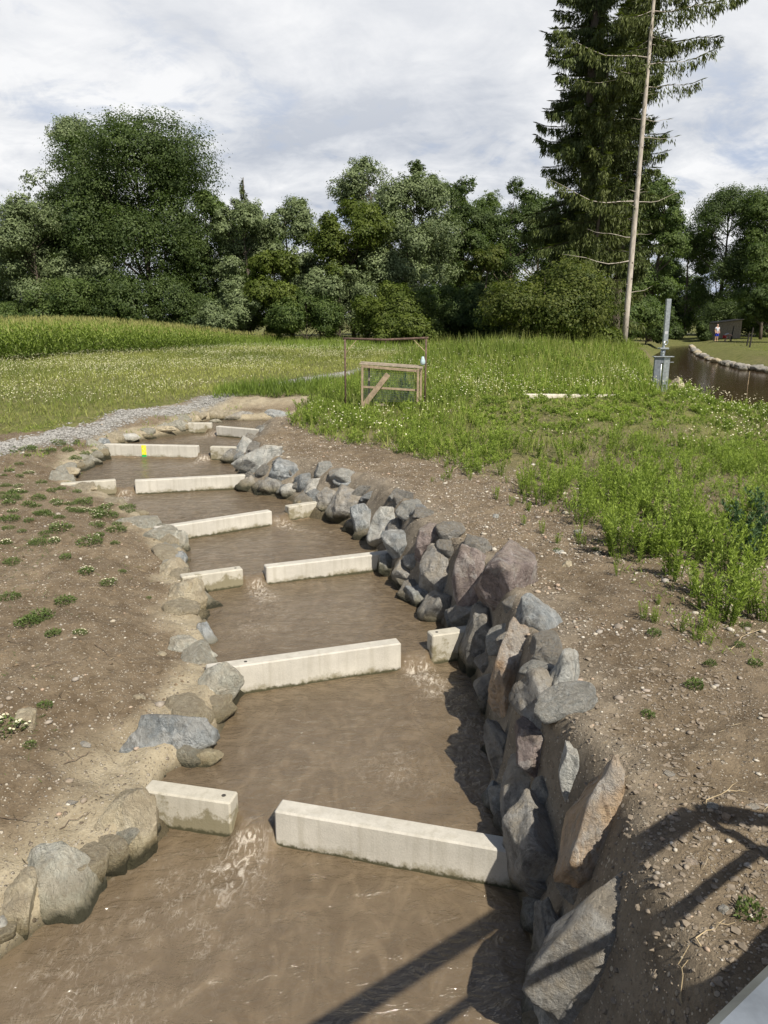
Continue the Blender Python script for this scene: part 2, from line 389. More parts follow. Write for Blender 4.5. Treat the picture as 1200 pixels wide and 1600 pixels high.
def land(x, y, info=False):
    dL = pdist(x, y, LW); dR = pdist(x, y, RW); ins = inside(x, y, CHAN)
    zr = np.interp(y, [-5, 4, 8, 14, 18, 22, 26, 35, 90, 300], [-2.7, -2.78, -2.86, -2.88, -2.83, -2.6, -2.5, -2.4, -2.35, -2.3])
    zl = np.interp(y, [-5, 3, 8, 14, 18, 22, 26, 40, 90, 300], [-3.65, -3.6, -3.42, -3.1, -2.92, -2.76, -2.62, -2.5, -2.4, -2.3])
    wr = np.clip((dL - dR) / 1.5 * 0.5 + 0.5, 0, 1)
    wr = np.where(y > 24, np.clip((x + 3) / 4, 0, 1) * np.clip((y - 24) / 3, 0, 1) + wr * (1 - np.clip((y - 24) / 3, 0, 1)), wr)
    hum = fbm2(x, y, 0.55, 3, 3)
    zr = zr + hum * 0.10 * np.clip((x - 1.5) / 2, 0, 1) * np.clip((40 - y) / 10, 0, 1) + 0.22 * np.exp(-((x - 5.5) / 2.2) ** 2 - ((y - 11) / 4.0) ** 2)
    zl = zl + np.clip(dL, 0, 8) * 0.022 + hum * 0.05 * np.clip(dL - 0.5, 0, 1)
    zr = zr - (0.42 * sstep((x - 0.392 * y) / 1.1) * (x > 5) + 0.2 * sstep((x - 10.6) / 1.5)) * sstep((y - 13) / 6) * (1 - sstep((y - 27) / 5))
    zr = zr + 0.75 * np.exp(-(pdist(x, y, [(4.5, 38), (9, 43), (14, 47)]) / 4.5) ** 2)
    base = zl * (1 - wr) + zr * wr
    w = wl_s(y)
    side_r = dR < dL
    run = np.interp(y, [2, 4.0, 5, 6, 12, 15, 19], [0.8, 0.62, 0.42, 0.38, 0.48, 0.75, 0.85])
    d = np.minimum(dL, dR)
    lump = fbm2(x, y, 1.7, 11, 3)
    zright = w + (base - w) * sstep((dR + 0.06 + 0.05 * lump) / run)
    zleft = w - 0.03 + (0.20 + 0.05 * lump) * sstep((dL + 0.05) / 0.22) + (base - w - 0.17) * sstep((dL - 0.12) / 1.5)
    z = np.where(side_r, zright, zleft)
    z = np.where(ins, w - 0.03 - 0.55 * sstep(d / 0.3), z)
    dv = pdist(x, y, RIVER, True); iv = inside(x, y, RIVER)
    z = np.where(iv, ZRIV - 0.05 - 0.5 * sstep(dv / 0.6), np.where(dv < 1.2, ZRIV - 0.05 + (z - ZRIV + 0.05) * sstep((dv + 0.1) / 0.9), z))
    fine = fbm2(x, y, 4.0, 21, 3) * 0.034 + fbm2(x, y, 13.0, 31, 2) * 0.012 + np.abs(fbm2(x, y, 7.0, 35, 2)) * 0.02 * np.clip(1.2 - d, 0, 1)
    z = z + np.where(ins | iv, 0, fine * np.clip(d / 0.25, 0.3, 1) * np.clip((30 - y) / 8, 0, 1))
    if info: return z, d, side_r, ins, dL, dR, dv, iv
    return z
def axis(lo, a, b, step, hi, grow=1.13):
    m = list(np.arange(a, b + 1e-6, step)); s = step; v = b
    up = []
    while v < hi: s *= grow; v += s; up.append(v)
    s = step; v = a; dn = []
    while v > lo: s *= grow; v -= s; dn.append(v)
    return np.array(dn[::-1] + m + up)
GX = axis(-900, -8.2, 5.2, 0.045, 900); GY = axis(-60, 2.2, 24.5, 0.06, 1800)
gx, gy = np.meshgrid(GX, GY, indexing='xy')
fx, fy = gx.ravel(), gy.ravel()
GZ, gd, gside, gins, gdL, gdR, gdv, giv = land(fx, fy, True)
GZg = GZ.reshape(gx.shape)
def ground(x, y):
    """height of the ground sheet, bilinear"""
    x = np.atleast_1d(np.asarray(x, float)); y = np.atleast_1d(np.asarray(y, float))
    i = np.clip(np.searchsorted(GX, x) - 1, 0, len(GX) - 2); j = np.clip(np.searchsorted(GY, y) - 1, 0, len(GY) - 2)
    u = (x - GX[i]) / (GX[i + 1] - GX[i]); v = (y - GY[j]) / (GY[j + 1] - GY[j])
    return (GZg[j, i] * (1 - u) + GZg[j, i + 1] * u) * (1 - v) + (GZg[j + 1, i] * (1 - u) + GZg[j + 1, i + 1] * u) * v
def hit(px, py, tmax=140):
    """where the line of sight through a photo pixel meets the ground"""
    r = ray(px, py); t = np.concatenate([np.arange(2, 30, 0.01), np.arange(30, tmax, 0.1)])
    P = t[:, None] * r; w = np.nonzero(P[:, 2] < ground(P[:, 0], P[:, 1]))[0]
    return P[w[0]] if len(w) else P[-1]
def hitw(px, py, floor):
    """as hit(), but stops at a water level first"""
    p = hit(px, py); q = atz(px, py, floor)
    return q if q[1] < p[1] else p

# regions on the ground, outlined through a few photo points lying on it
def region(pts, z): return [tuple(atz(px, py, z)[:2]) for px, py in pts]
WEED = region([(1075, 1010), (1010, 935), (955, 860), (880, 805), (800, 760), (700, 725), (600, 700), (520, 690), (455, 668)], -2.8)
WEED = WEED + [(-2.2, 26), (-0.5, 34), (4, 44), (16, 49), (11, 31), (11, 27), (13, 24), (30, 16), (30, 4), (5.5, 4.5)]
PATHC = [tuple(atz(px, py, z)[:2]) for px, py, z in ((-160, 742, -2.85), (0, 688, -2.72), (100, 668, -2.7), (200, 645, -2.68), (300, 630, -2.66), (400, 613, -2.64), (500, 597, -2.6), (560, 588, -2.58), (620, 576, -2.55), (690, 560, -2.5))]
MEAD = [(-60, 12), (-14, 16.2)] + [(x - 0.3, y + 0.5) for x, y in PATHC[2:9]] + [(3, 52), (2, 66), (-4, 72), (-40, 72), (-60, 40)]
CORNF = [tuple(atz(px, py, -2.5)[:2]) for px, py in ((-150, 585), (0, 572), (100, 566), (200, 558), (300, 552), (400, 546), (440, 542))]
CORN = CORNF + [(-12, 70), (-50, 66), (-62, 40)]
pth = pdist(fx, fy, PATHC)
weedm = sstep(pdist(fx, fy, WEED, True) / 1.0) * inside(fx, fy, WEED)
leftm = inside(fx, fy, MEAD) * 1.0
far = ((fy > 34) & ~inside(fx, fy, WEED)) * 1.0
gn = fbm2(fx, fy, 1.1, 41, 4)
a_path = np.clip(1.15 - pth / np.interp(fy, [16, 28, 42], [0.38, 0.6, 0.9]) + gn * 0.4, 0, 1) * (fy > 10)
a_grass = np.clip(np.maximum(np.maximum(leftm, far), weedm * np.interp(fy, [5, 12, 18, 24], [0.05, 0.2, 0.6, 1.0])), 0, 1)
a_grass = np.clip(a_grass * (1 + 0.35 * gn), 0, 1) * (1 - a_path)
lb = (~gside) & (~gins)
a_mortar = np.where(lb, np.clip((1.0 - gdL / (0.62 + 0.42 * fbm2(fx, fy, 1.0, 51, 4))) * 2.2, 0, 1), 0) + np.where(gins, 0.6, 0)
a_mortar = np.maximum(a_mortar, np.clip(1.1 - pdist(fx, fy, [(-6.3, 24.2), (-4.5, 25.2), (-2.5, 25.6), (1.5, 24.6)]) / 0.7 + gn * 0.3, 0, 1))
a_mud = np.where(gside & ~gins, np.clip(1.2 - gdR / (0.85 + 0.4 * gn), 0, 1), 0)
a_wet = np.where(gins, 1.0, np.clip(1 - (GZ - wl_s(fy)) / 0.07, 0, 1) * (gd < 1.0) * (fy < 25))

def ground_mat():
    m, t, b = new_mat('ground_earth')
    P = t.new('ShaderNodeNewGeometry').outputs['Position']
    big = t.noise(P, 0.9, 6, 0.6); mid = t.noise(P, 6, 7, 0.68); fine = t.noise(P, 45, 5, 0.7)
    soil = t.ramp(t.math('ADD', t.math('MULTIPLY', big, 0.7), t.math('MULTIPLY', t.noise(P, 2.4, 6, 0.65), 0.3)), 0.42, 0.58, (0.115, 0.083, 0.048), (0.28, 0.22, 0.145))
    soil = t.mix(0.6, soil, t.ramp(mid, 0.3, 0.7, (0.10, 0.072, 0.044), (0.31, 0.245, 0.168)))
    soil = t.mix(t.math('MULTIPLY', t.ramp(fine, 0.35, 0.65, (1, 1, 1), (0, 0, 0)), 0.4), soil, (0.055, 0.038, 0.024))
    mud = t.ramp(mid, 0.3, 0.7, (0.17, 0.143, 0.108), (0.33, 0.285, 0.22))
    c = t.mix(t.attr('mud'), soil, mud)
    mort = t.ramp(t.noise(P, 4, 7, 0.7), 0.3, 0.7, (0.22, 0.175, 0.11), (0.43, 0.365, 0.255))
    mort = t.mix(t.math('MULTIPLY', t.ramp(fine, 0.4, 0.6), 0.25), mort, (0.55, 0.5, 0.38))
    c = t.mix(t.attr('mortar'), c, mort)
    # little stones lying in the earth
    def stones(c, scale, thr, keep):
        vd = t.voro(P, scale); vc = t.voro(P, scale, 'F1', 'Color')
        sp = t.new('ShaderNodeSeparateColor', i_0=vc)
        f = t.math('MULTIPLY', t.ramp(vd, thr, thr + 0.08, (1, 1, 1), (0, 0, 0)), t.ramp(sp.outputs[0], keep, keep + 0.02))
        col = t.ramp(sp.outputs[1], 0.1, 0.9, (0.19, 0.15, 0.11), (0.50, 0.44, 0.35))
        return t.mix(t.math('MULTIPLY', f, t.math('SUBTRACT', 1.0, t.math('MULTIPLY', t.attr('grass'), 0.8))), c, col), f
    c, f1 = stones(c, 22, 0.30, 0.80)
    c, f2 = stones(c, 55, 0.33, 0.70)
    grav = t.ramp(t.voro(P, 26, 'F1', 'Color'), 0.1, 0.9, (0.14, 0.135, 0.12), (0.36, 0.35, 0.32))
    c = t.mix(t.attr('path'), c, grav)
    gr = t.ramp(t.noise(P, 3, 6, 0.7), 0.3, 0.7, (0.085, 0.105, 0.028), (0.20, 0.19, 0.07))
    c = t.mix(t.attr('grass'), c, gr)
    c = t.mix(t.math('MULTIPLY', t.attr('wet'), 0.8), c, (0.05, 0.042, 0.022))
    t.l.new(c, b.inputs['Base Color']); b.inputs['Roughness'].default_value = 0.95; b.inputs['Specular IOR Level'].default_value = 0.15
    h = t.math('ADD', t.math('MULTIPLY', mid, 0.8), t.math('MULTIPLY', fine, 0.35))
    h = t.math('ADD', h, t.math('ADD', t.math('MULTIPLY', f1, 0.35), t.math('MULTIPLY', f2, 0.2)))
    bn = t.new('ShaderNodeBump', i_Strength=1.0, i_Distance=0.05, i_Height=h)
    t.l.new(bn.outputs[0], b.inputs['Normal'])
    return m
nx, ny = len(GX), len(GY)
ii, jj = np.meshgrid(np.arange(nx - 1), np.arange(ny - 1), indexing='xy'); q0 = (jj * nx + ii).ravel()
gm = mesh('ground', np.stack([fx, fy, GZ], -1), np.stack([q0, q0 + 1, q0 + nx + 1, q0 + nx], -1), ground_mat(), True,
          dict(path=a_path, grass=a_grass, mortar=np.clip(a_mortar, 0, 1), mud=a_mud, wet=a_wet))
tag(link('ground', gm), 'bare stony earth banks with grass further off', 'ground', kind='structure')

# ------------------------------------------------------------------ weir walls of the fish ladder
#  pool below, bottom-left px, bottom-right px, a px on the front top edge, extra length left / right into the bank, mossy, label
WALLS = [
    (1, (430, 1322), (808, 1392), (429, 1267), 0, 0.35, 0, 'clean pale concrete weir wall nearest the bridge, half in the shade of the boulders'),
    (1, (246, 1291), (362, 1309), (240, 1238), 0.12, 0, 1, 'short algae stained concrete weir block nearest the bridge by the left bank'),
    (2, (363, 1087), (627, 1047), (627, 1005), 0.25, 0, 0, 'second long concrete weir wall from the bridge, starting at the pale left bank rock'),
    (2, (675, 1038), (727, 1030), (665, 993), 0, 0.3, 1, 'short concrete weir block set against the dark boulder under the orange rock'),
    (3, (417, 914), (592, 892), (417, 887), 0, 0.3, 0, 'third long concrete weir wall, its right end under the grey boulders'),
    (3, (319, 926), (381, 917), (381, 889), 0.3, 0, 1, 'short concrete weir block by the left bank beside the tan boulder, third step up'),
    (4, (291, 843), (426, 821), (426, 801), 0.5, 0, 0, 'fourth long concrete weir wall slanting from the left bank, yellowish face'),
    (4, (452, 814), (489, 808), (446, 793), 0, 0.35, 1, 'small tan concrete weir block tucked beside the round grey boulder'),
    (5, (212, 773), (373, 764), (373, 743), 0, 0.3, 0, 'fifth long concrete weir wall ending at the blue grey boulders'),
    (5, (122, 778), (183, 773), (183, 750), 0.3, 0, 1, 'short concrete weir block with its foot hidden by left bank weeds'),
    (6, (169, 714), (309, 717), (309, 697), 0.1, 0, 0, 'long concrete weir wall carrying the yellow and green level plate'),
    (6, (329, 719), (373, 720), (327, 698), 0, 0.3, 1, 'short concrete weir block to the right of the wall with the yellow plate'),
    (7, (338, 681), (392, 686), (338, 666), 0, 0.75, 0, 'grey concrete weir wall at the head of the steps, running under the right bank'),
    (7, (296, 677), (331, 677), (296, 661), 0.05, 0, 1, 'small grey concrete weir block at the head of the steps by the mud bank'),
]
WT = 0.17
walls = []
for k, a, b, tp, el, er, mossy, lab in WALLS:
    z = ZK(k); A = atz(*a, z); B = atz(*b, z)
    u = (B - A); u[2] = 0; ln = np.linalg.norm(u); u /= ln
    nrm = np.array([-u[1], u[0], 0]);  nrm = nrm if nrm[1] > 0 else -nrm
    base = A if abs(tp[0] - a[0]) < abs(tp[0] - b[0]) else B
    h = min(0.36, max(0.27, atY(*tp, base[1])[2] - z))
    P0 = A - u * el; P1 = B + u * er; L = np.linalg.norm(P1 - P0); mid = (P0 + P1) / 2 + nrm * WT / 2
    mb = MB(); mb.box((0, 0, (h - 0.55) / 2), (L, WT, h + 0.55), None, 0.014)
    o = mb.obj('weir_wall' if ln > 0.9 else 'weir_block', M['concrete_mossy'] if mossy else M['concrete'])
    o.location = (mid[0], mid[1], z); o.rotation_euler = (0, 0, math.atan2(u[1], u[0]))
    tag(o, lab, 'weir wall', 'concrete weir walls of the fish ladder')
    walls.append(dict(k=k, A=P0, B=P1, A0=A, B0=B, u=u, n=nrm, L=L, h=h, o=o, big=ln > 0.9, el=el, er=er))
    if ln <= 0.9 and k <= 3:            # lifting socket near the free end, drawn as a shade-dark disc on top
        sx = (L / 2 - 0.09) * (1 if el > 0 else -1)
        hb = MB(); hb.tube([(sx, 0, h - 0.01), (sx, 0, h + 0.003)], 0.018, 12)
        hb.obj('lifting_socket', M['hole'], o)
    if k == 2 and ln > 0.9:
        hb = MB(); hb.tube([(-L / 2 + 0.42, 0, h - 0.01), (-L / 2 + 0.42, 0, h + 0.003)], 0.018, 12); hb.obj('lifting_socket', M['hole'], o)
w6 = [w for w in walls if w['k'] == 6 and w['big']][0]
p = atz(224, 716, ZK(6)); sx = float((p - (w6['A'] + w6['B']) / 2) @ w6['u'])
mb = MB(); mb.box((sx, -WT / 2 - 0.004, 0.195), (0.115, 0.008, 0.235)); gp = mb.obj('level_plate', M['yellow'], w6['o'])
mb = MB(); mb.box((sx, -WT / 2 - 0.004, 0.045), (0.115, 0.008, 0.055)); mb.obj('level_plate_foot', M['green'], gp)
mb = MB()
for zz_ in (0.12, 0.17, 0.22, 0.27): mb.box((sx + (0.02 if int(zz_ * 100) % 2 else -0.015), -WT / 2 - 0.009, zz_), (0.05, 0.003, 0.008))
mb.obj('level_mark', M['plate'], gp)

# slots between the two walls of each step
SLOTS = []
for k in range(1, 8):
    big = [w for w in walls if w['k'] == k and w['big']]; small = [w for w in walls if w['k'] == k and not w['big']]
    if k == 7: big = [w for w in walls if w['k'] == 7][:1]; small = [w for w in walls if w['k'] == 7][1:]
    bw, sw = big[0], small[0]
    if sw['A'][0] < bw['A'][0]: p, q = sw['B0'], bw['A0']
    else: p, q = bw['B0'], sw['A0']
    SLOTS.append(dict(k=k, c=(p + q) / 2, u=bw['u'], n=bw['n'], hw=np.linalg.norm((q - p)[:2]) / 2, w=bw))

# ------------------------------------------------------------------ water of the pools and the river
wx = np.arange(-8.0, 2.2, 0.045); wy = np.arange(-5.0, 25.5, 0.045)
X, Y = np.meshgrid(wx, wy, indexing='xy'); x, y = X.ravel(), Y.ravel()
level = np.full(x.shape, ZK(1)); foam = np.zeros_like(x); turb = np.zeros_like(x)
for s in SLOTS:
    rx, ry = x - s['c'][0], y - s['c'][1]
    al = rx * s['u'][0] + ry * s['u'][1]; ac = rx * s['n'][0] + ry * s['n'][1]       # along / across (upstream +)
    inslot = 1 - sstep((np.abs(al) - s['hw'] * 0.75) / (s['hw'] * 0.4 + 0.02))
    step_solid = sstep((ac - 0.05) / 0.07)
    step_slot = sstep((ac + 0.16) / 0.30)
    level += 0.14 * (step_solid * (1 - inslot) + step_slot * inslot)
    dn = -ac
    plume = np.exp(-(al / (s['hw'] * 0.75 + 0.30 * np.maximum(dn, 0))) ** 2) * sstep((dn + 0.1) / 0.15) * np.exp(-np.maximum(dn, 0) / 0.8)
    foam = np.maximum(foam, np.clip(plume * 1.35, 0, 1)); turb = np.maximum(turb, plume)
for kx, ky, r in ((150, 1480, 0.55), (250, 1420, 0.6), (330, 1370, 0.5), (130, 1560, 0.5), (720, 1120, 0.35), (620, 1200, 0.45), (700, 1200, 0.35), (400, 985, 0.5), (540, 830, 0.4), (180, 1600, 0.5)):
    p = atz(kx, ky, ZK(1) if ky > 1300 else ZK(2) if ky > 1080 else ZK(3) if ky > 930 else ZK(4))
    foam = np.maximum(foam, 0.42 * np.exp(-((x - p[0]) ** 2 + (y - p[1]) ** 2) / r ** 2))
# splash against the right bank where the jets of pool 2 hit it
dRw = pdist(x, y, RW); din = pdist(x, y, CHAN, True); insw = inside(x, y, CHAN)
rip = fbm2(x, y * 1.5, 2.6, 71, 3) * 0.009 + fbm2(x, y * 1.3, 8.0, 73, 3) * 0.004
z = level + rip + turb * (fbm2(x, y, 6.0, 77, 3) * 0.040 + fbm2(x, y, 18.0, 79, 2) * 0.016)
keepv = (insw | (din < 0.4)).reshape(X.shape)
qm = keepv[:-1, :-1] & keepv[1:, :-1] & keepv[:-1, 1:] & keepv[1:, 1:]
jj, ii = np.nonzero(qm); q0 = jj * len(wx) + ii; Q = np.stack([q0, q0 + 1, q0 + len(wx) + 1, q0 + len(wx)], -1)
used = np.unique(Q); remap = np.full(len(x), -1); remap[used] = np.arange(len(used))
def water_mat(name, col, col2, bump, scale, foamy=True, stretch=(1, 1, 1), rough=0.06):
    m, t, b = new_mat(name)
    P = t.new('ShaderNodeNewGeometry').outputs['Position']; Pm = t.mapv(P, stretch)
    c = t.ramp(t.noise(Pm, 1.3, 6, 0.6, 1.2), 0.3, 0.7, col, col2)
    h = t.math('ADD', t.noise(Pm, scale, 5, 0.6, 1.4), t.math('MULTIPLY', t.noise(Pm, scale * 3.1, 4, 0.6, 0.8), 0.3))
    if foamy:
        fo = t.attr('foam')
        flow = t.mapv(P, (2.4, 1.0, 1), (0, 0, -0.35))
        s1 = t.noise(flow, 2.6, 4, 0.55, 2.0); s2 = t.noise(P, 46, 5, 0.75, 0.4); s3 = t.noise(flow, 6.5, 4, 0.58, 1.6)
        lac = t.math('ABSOLUTE', t.math('SUBTRACT', s1, 0.5)); lac2 = t.math('ABSOLUTE', t.math('SUBTRACT', s3, 0.5))   # thin curling lines
        brk = t.math('MULTIPLY', t.ramp(t.noise(P, 11, 4, 0.6), 0.40, 0.62), t.ramp(t.noise(P, 2.6, 4, 0.6), 0.40, 0.58))
        line = t.math('ADD', t.ramp(lac, 0.0, 0.022, (1, 1, 1), (0, 0, 0)), t.math('MULTIPLY', t.ramp(lac2, 0.0, 0.032, (1, 1, 1), (0, 0, 0)), 0.8), True)
        line = t.math('MULTIPLY', line, brk)
        blob = t.math('MULTIPLY', t.ramp(t.math('ADD', t.math('MULTIPLY', s3, 0.75), t.math('MULTIPLY', s2, 0.25)), 0.50, 0.60), t.ramp(fo, 0.42, 0.85))
        f = t.math('ADD', t.math('MULTIPLY', line, t.ramp(fo, 0.08, 0.6)), t.math('MULTIPLY', blob, 0.8), True)
        bub = t.math('MULTIPLY', t.ramp(t.voro(P, 36), 0.05, 0.09, (1, 1, 1), (0, 0, 0)), t.ramp(fo, 0.2, 0.6))
        bub = t.math('MULTIPLY', bub, t.math('MULTIPLY', t.ramp(t.noise(P, 6, 3), 0.52, 0.6), t.ramp(t.voro(P, 36, 'F1', 'Color'), 0.5, 0.55)))
        f = t.math('MAXIMUM', t.math('MULTIPLY', f, 0.75), t.math('MULTIPLY', bub, 0.9))
        sw = t.noise(t.mapv(P, (1.4, 0.8, 1), (0, 0, 0.3)), 2.1, 7, 0.6, 2.6)                                   # paler swirls of silt
        c = t.mix(t.math('MULTIPLY', t.ramp(sw, 0.50, 0.66), 0.30), c, tuple(v * 1.65 for v in col2))
        c = t.mix(t.math('MULTIPLY', t.ramp(sw, 0.34, 0.48, (1, 1, 1), (0, 0, 0)), 0.3), c, tuple(v * 0.7 for v in col))
        c = t.mix(t.math('MULTIPLY', t.ramp(fo, 0.0, 0.7), 0.3), c, tuple(v * 1.35 for v in col2))   # churned silt
        c = t.mix(f, c, (0.62, 0.56, 0.47))
        h = t.math('ADD', h, t.math('MULTIPLY', t.math('MULTIPLY', s3, fo), 1.2))
    bn = t.new('ShaderNodeBump', i_Strength=bump, i_Distance=0.03, i_Height=h)
    bsoft = t.new('ShaderNodeBump', i_Strength=bump * 0.3, i_Distance=0.03, i_Height=h)
    di = t.new('ShaderNodeBsdfDiffuse', i_0=c); t.l.new(bsoft.outputs[0], di.inputs['Normal'])       # light scattered back by the silt below the surface
    gl = t.new('ShaderNodeBsdfGlossy', i_Roughness=rough); t.l.new(bn.outputs[0], gl.inputs['Normal'])
    fr = t.new('ShaderNodeFresnel', i_IOR=(1.8 if foamy else 1.36)); t.l.new(bn.outputs[0], fr.inputs['Normal'])
    fac = fr.outputs[0] if not foamy else t.math('MULTIPLY', fr.outputs[0], t.math('SUBTRACT', 1.0, t.math('MULTIPLY', f, 0.8)))
    mx = t.new('ShaderNodeMixShader', i_0=fac); t.l.new(di.outputs[0], mx.inputs[1]); t.l.new(gl.outputs[0], mx.inputs[2])
    t.l.new(mx.outputs[0], t.n['Material Output'].inputs['Surface']); t.n.remove(b)
    return m
wm = mesh('water', np.stack([x, y, z], -1)[used], remap[Q], water_mat('muddy_water', (0.124, 0.090, 0.054), (0.162, 0.122, 0.077), 1.0, 4.6, True, (1, 1.7, 1), 0.09), True, dict(foam=foam[used]))
tag(link('water', wm), 'muddy brown water running down the stepped pools', 'water', kind='structure')
rv = MB(); RR = [(70, 4), (30, 15), (12.0, 24.2), (10.6, 27.5), (11.2, 32), (14.8, 44.5), (18.9, 58), (26, 76), (39, 108), (56, 162), (72, 160), (50, 124), (37, 95), (30.4, 74), (25.5, 60), (24.5, 52), (25.2, 48), (30, 44), (46, 39), (90, 30)]
import bmesh
bm = bmesh.new(); vs = [bm.verts.new((a, b, ZRIV)) for a, b in RR]; bm.faces.new(vs); bmesh.ops.triangulate(bm, faces=bm.faces[:])
bmesh.ops.recalc_face_normals(bm, faces=bm.faces[:])
if sum(f.normal.z for f in bm.faces) < 0: bmesh.ops.reverse_faces(bm, faces=bm.faces[:])
me = bpy.data.meshes.new('river'); bm.to_mesh(me); bm.free()
me.materials.append(water_mat('river_water', (0.055, 0.036, 0.02), (0.075, 0.05, 0.028), 0.10, 3.0, False, (1, 1.6, 1), 0.05))
tag(link('river', me), 'calm brown river curving away behind the sluice', 'river', kind='structure')

# ------------------------------------------------------------------ boulders
def boulder_shape(seed, sub, cuts=15, rough=0.034):
    V, F = ICO[sub]; V = V.copy(); rs = np.random.RandomState(seed)
    ax_ = np.linalg.qr(rs.normal(size=(3, 3)) * 0.35 + np.eye(3))[0]; q_ = V @ ax_
    V = V / (np.abs(q_) ** 5.0).sum(1)[:, None] ** (1 / 5.0)                # blocky start
    r0_ = np.linalg.norm(V, axis=1); U = V / r0_[:, None]
    r = r0_.copy(); V = U
    N = rs.normal(size=(cuts, 3)); N /= np.linalg.norm(N, axis=1)[:, None]
    for n in N:
        off = rs.uniform(0.62, 1.0); dt = V @ n
        r = np.minimum(r, np.where(dt > 0.05, off / np.maximum(dt, 0.05), 9))
    r = r * (1 + 0.10 * fbm(V * 1.4 + seed, seed, 2))
    P = V * r[:, None]
    st = rs.normal(size=3); st /= np.linalg.norm(st)
    lay = fbm(np.stack([P @ st * 7, P @ np.roll(st, 1) * 1.4, P @ np.roll(st, 2) * 1.4], -1) + seed, seed + 5, 3)
    P = P * (1 + rough * fbm(P * 3.2 + seed, seed + 9, 4, 0.55) + rough * 0.55 * lay)[:, None]
    lo, hi = P.min(0), P.max(0)
    return (P - (lo + hi) / 2) / ((hi - lo) / 2), F
def boulder(cx, cy, a, b, ang, var, label, seed, group, name='boulder', push=0.12, depth=0.85, cat='boulder', pos=None, grow=1.08):
    p = hit(cx, cy) if pos is None else np.array(pos)
    wl = float(wl_s(p[1]))
    if pos is None:
        q = atz(cx, cy, wl)
        if q[1] < p[1]: p = q
    dist = float(p[1] * CT - p[2] * ST)
    a *= grow; b *= grow
    sa, sb = a * dist / FPX, b * dist / FPX; sd_ = min(sa, sb) * depth + 0.15 * max(sa, sb)
    big = max(a, b)
    V, F = boulder_shape(seed, 5 if big > 20 else 4 if big > 9 else 3)
    c, s_ = math.cos(math.radians(ang)), math.sin(math.radians(ang))
    Xa = np.array([1, 0, 0.0]); Ya = np.array([0, ST, CT]); Za = np.array([0, -CT, ST])     # Za: towards the bridge
    ex = Xa * c + Ya * s_; ey = -Xa * s_ + Ya * c
    Wv = V[:, :1] * sa * ex + V[:, 1:2] * sb * ey + V[:, 2:3] * sd_ * Za
    r = ray(cx, cy); r = r / np.linalg.norm(r)
    ctr = p + r * sd_ * push
    o = link(name, mesh(name, Wv, F, ROCK[var], True)); o.location = ctr
    o['wl'] = wl if p[1] < 25 else -9.0
    return tag(o, label, cat, group)
def fillers():
    """the smaller stones wedged into both banks between the big ones"""
    rs = np.random.RandomState(44); protos = []
    for side, PL, n, lab, grp, vs in ((1, RW, 92, 'smaller grey stone wedged between the big boulders of the right bank', 'wedged stones of the right bank', ('grey', 'grey', 'white', 'dark', 'grey', 'blue')),
                                      (-1, LW, 64, 'smaller pale stone bedded in the tan mortar edge of the left bank', 'bedded stones of the left bank', ('tan', 'pale', 'pale', 'tan'))):
        PA = np.array(PL[2:]); seg = np.linalg.norm(np.diff(PA, axis=0), axis=1); cum = np.concatenate([[0], np.cumsum(seg)])
        me_s = []
        for k in range(8):
            V, F = boulder_shape(1200 + k + (50 if side < 0 else 0), 4); me_s.append(mesh('stone', V, F, None, True))
        for i in range(n):
            f = cum[-1] * 0.93 * (i + rs.rand()) / n; j = min(np.searchsorted(cum, f) - 1, len(seg) - 1); j = max(j, 0)
            u = PA[j + 1] - PA[j]; L = np.linalg.norm(u); u /= max(L, 1e-6); p = PA[j] + u * (f - cum[j]); nrm = np.array([u[1], -u[0]]) * side
            d = (rs.choice([0.02, 0.16, 0.32, 0.44]) if side > 0 else rs.choice([0.02, 0.18])) * (1 if p[1] > 5.2 else 0.45) + rs.uniform(-0.05, 0.05)
            q = p + nrm * d; r = rs.uniform(0.11, 0.21) * (1 if p[1] > 5.2 else 0.75) * (1 if side > 0 else 1.4); z = gz0(q[0], q[1])
            if side < 0: z -= r * 0.40
            k = rs.randint(8); v = vs[rs.randint(len(vs))]; key = (id(me_s), k, v)
            me = me_s[k].copy(); me.materials.append(ROCK[v])
            o = link('stone', me); o.location = (q[0] + nrm[0] * r * 0.35, q[1] + nrm[1] * r * 0.35, z); o['wl'] = float(wl_s(q[1]))
            o.scale = (r * rs.uniform(0.9, 1.4), r * rs.uniform(0.9, 1.4), r * rs.uniform(0.7, 1.1)); o.rotation_euler = (rs.normal(0, 0.3), rs.normal(0, 0.3), rs.uniform(0, 6.28))
            tag(o, lab, 'stone', grp)
def gz0(x, y): return float(ground(x, y)[0])
RB = 'boulders of the right bank'; LB = 'boulders of the left bank'
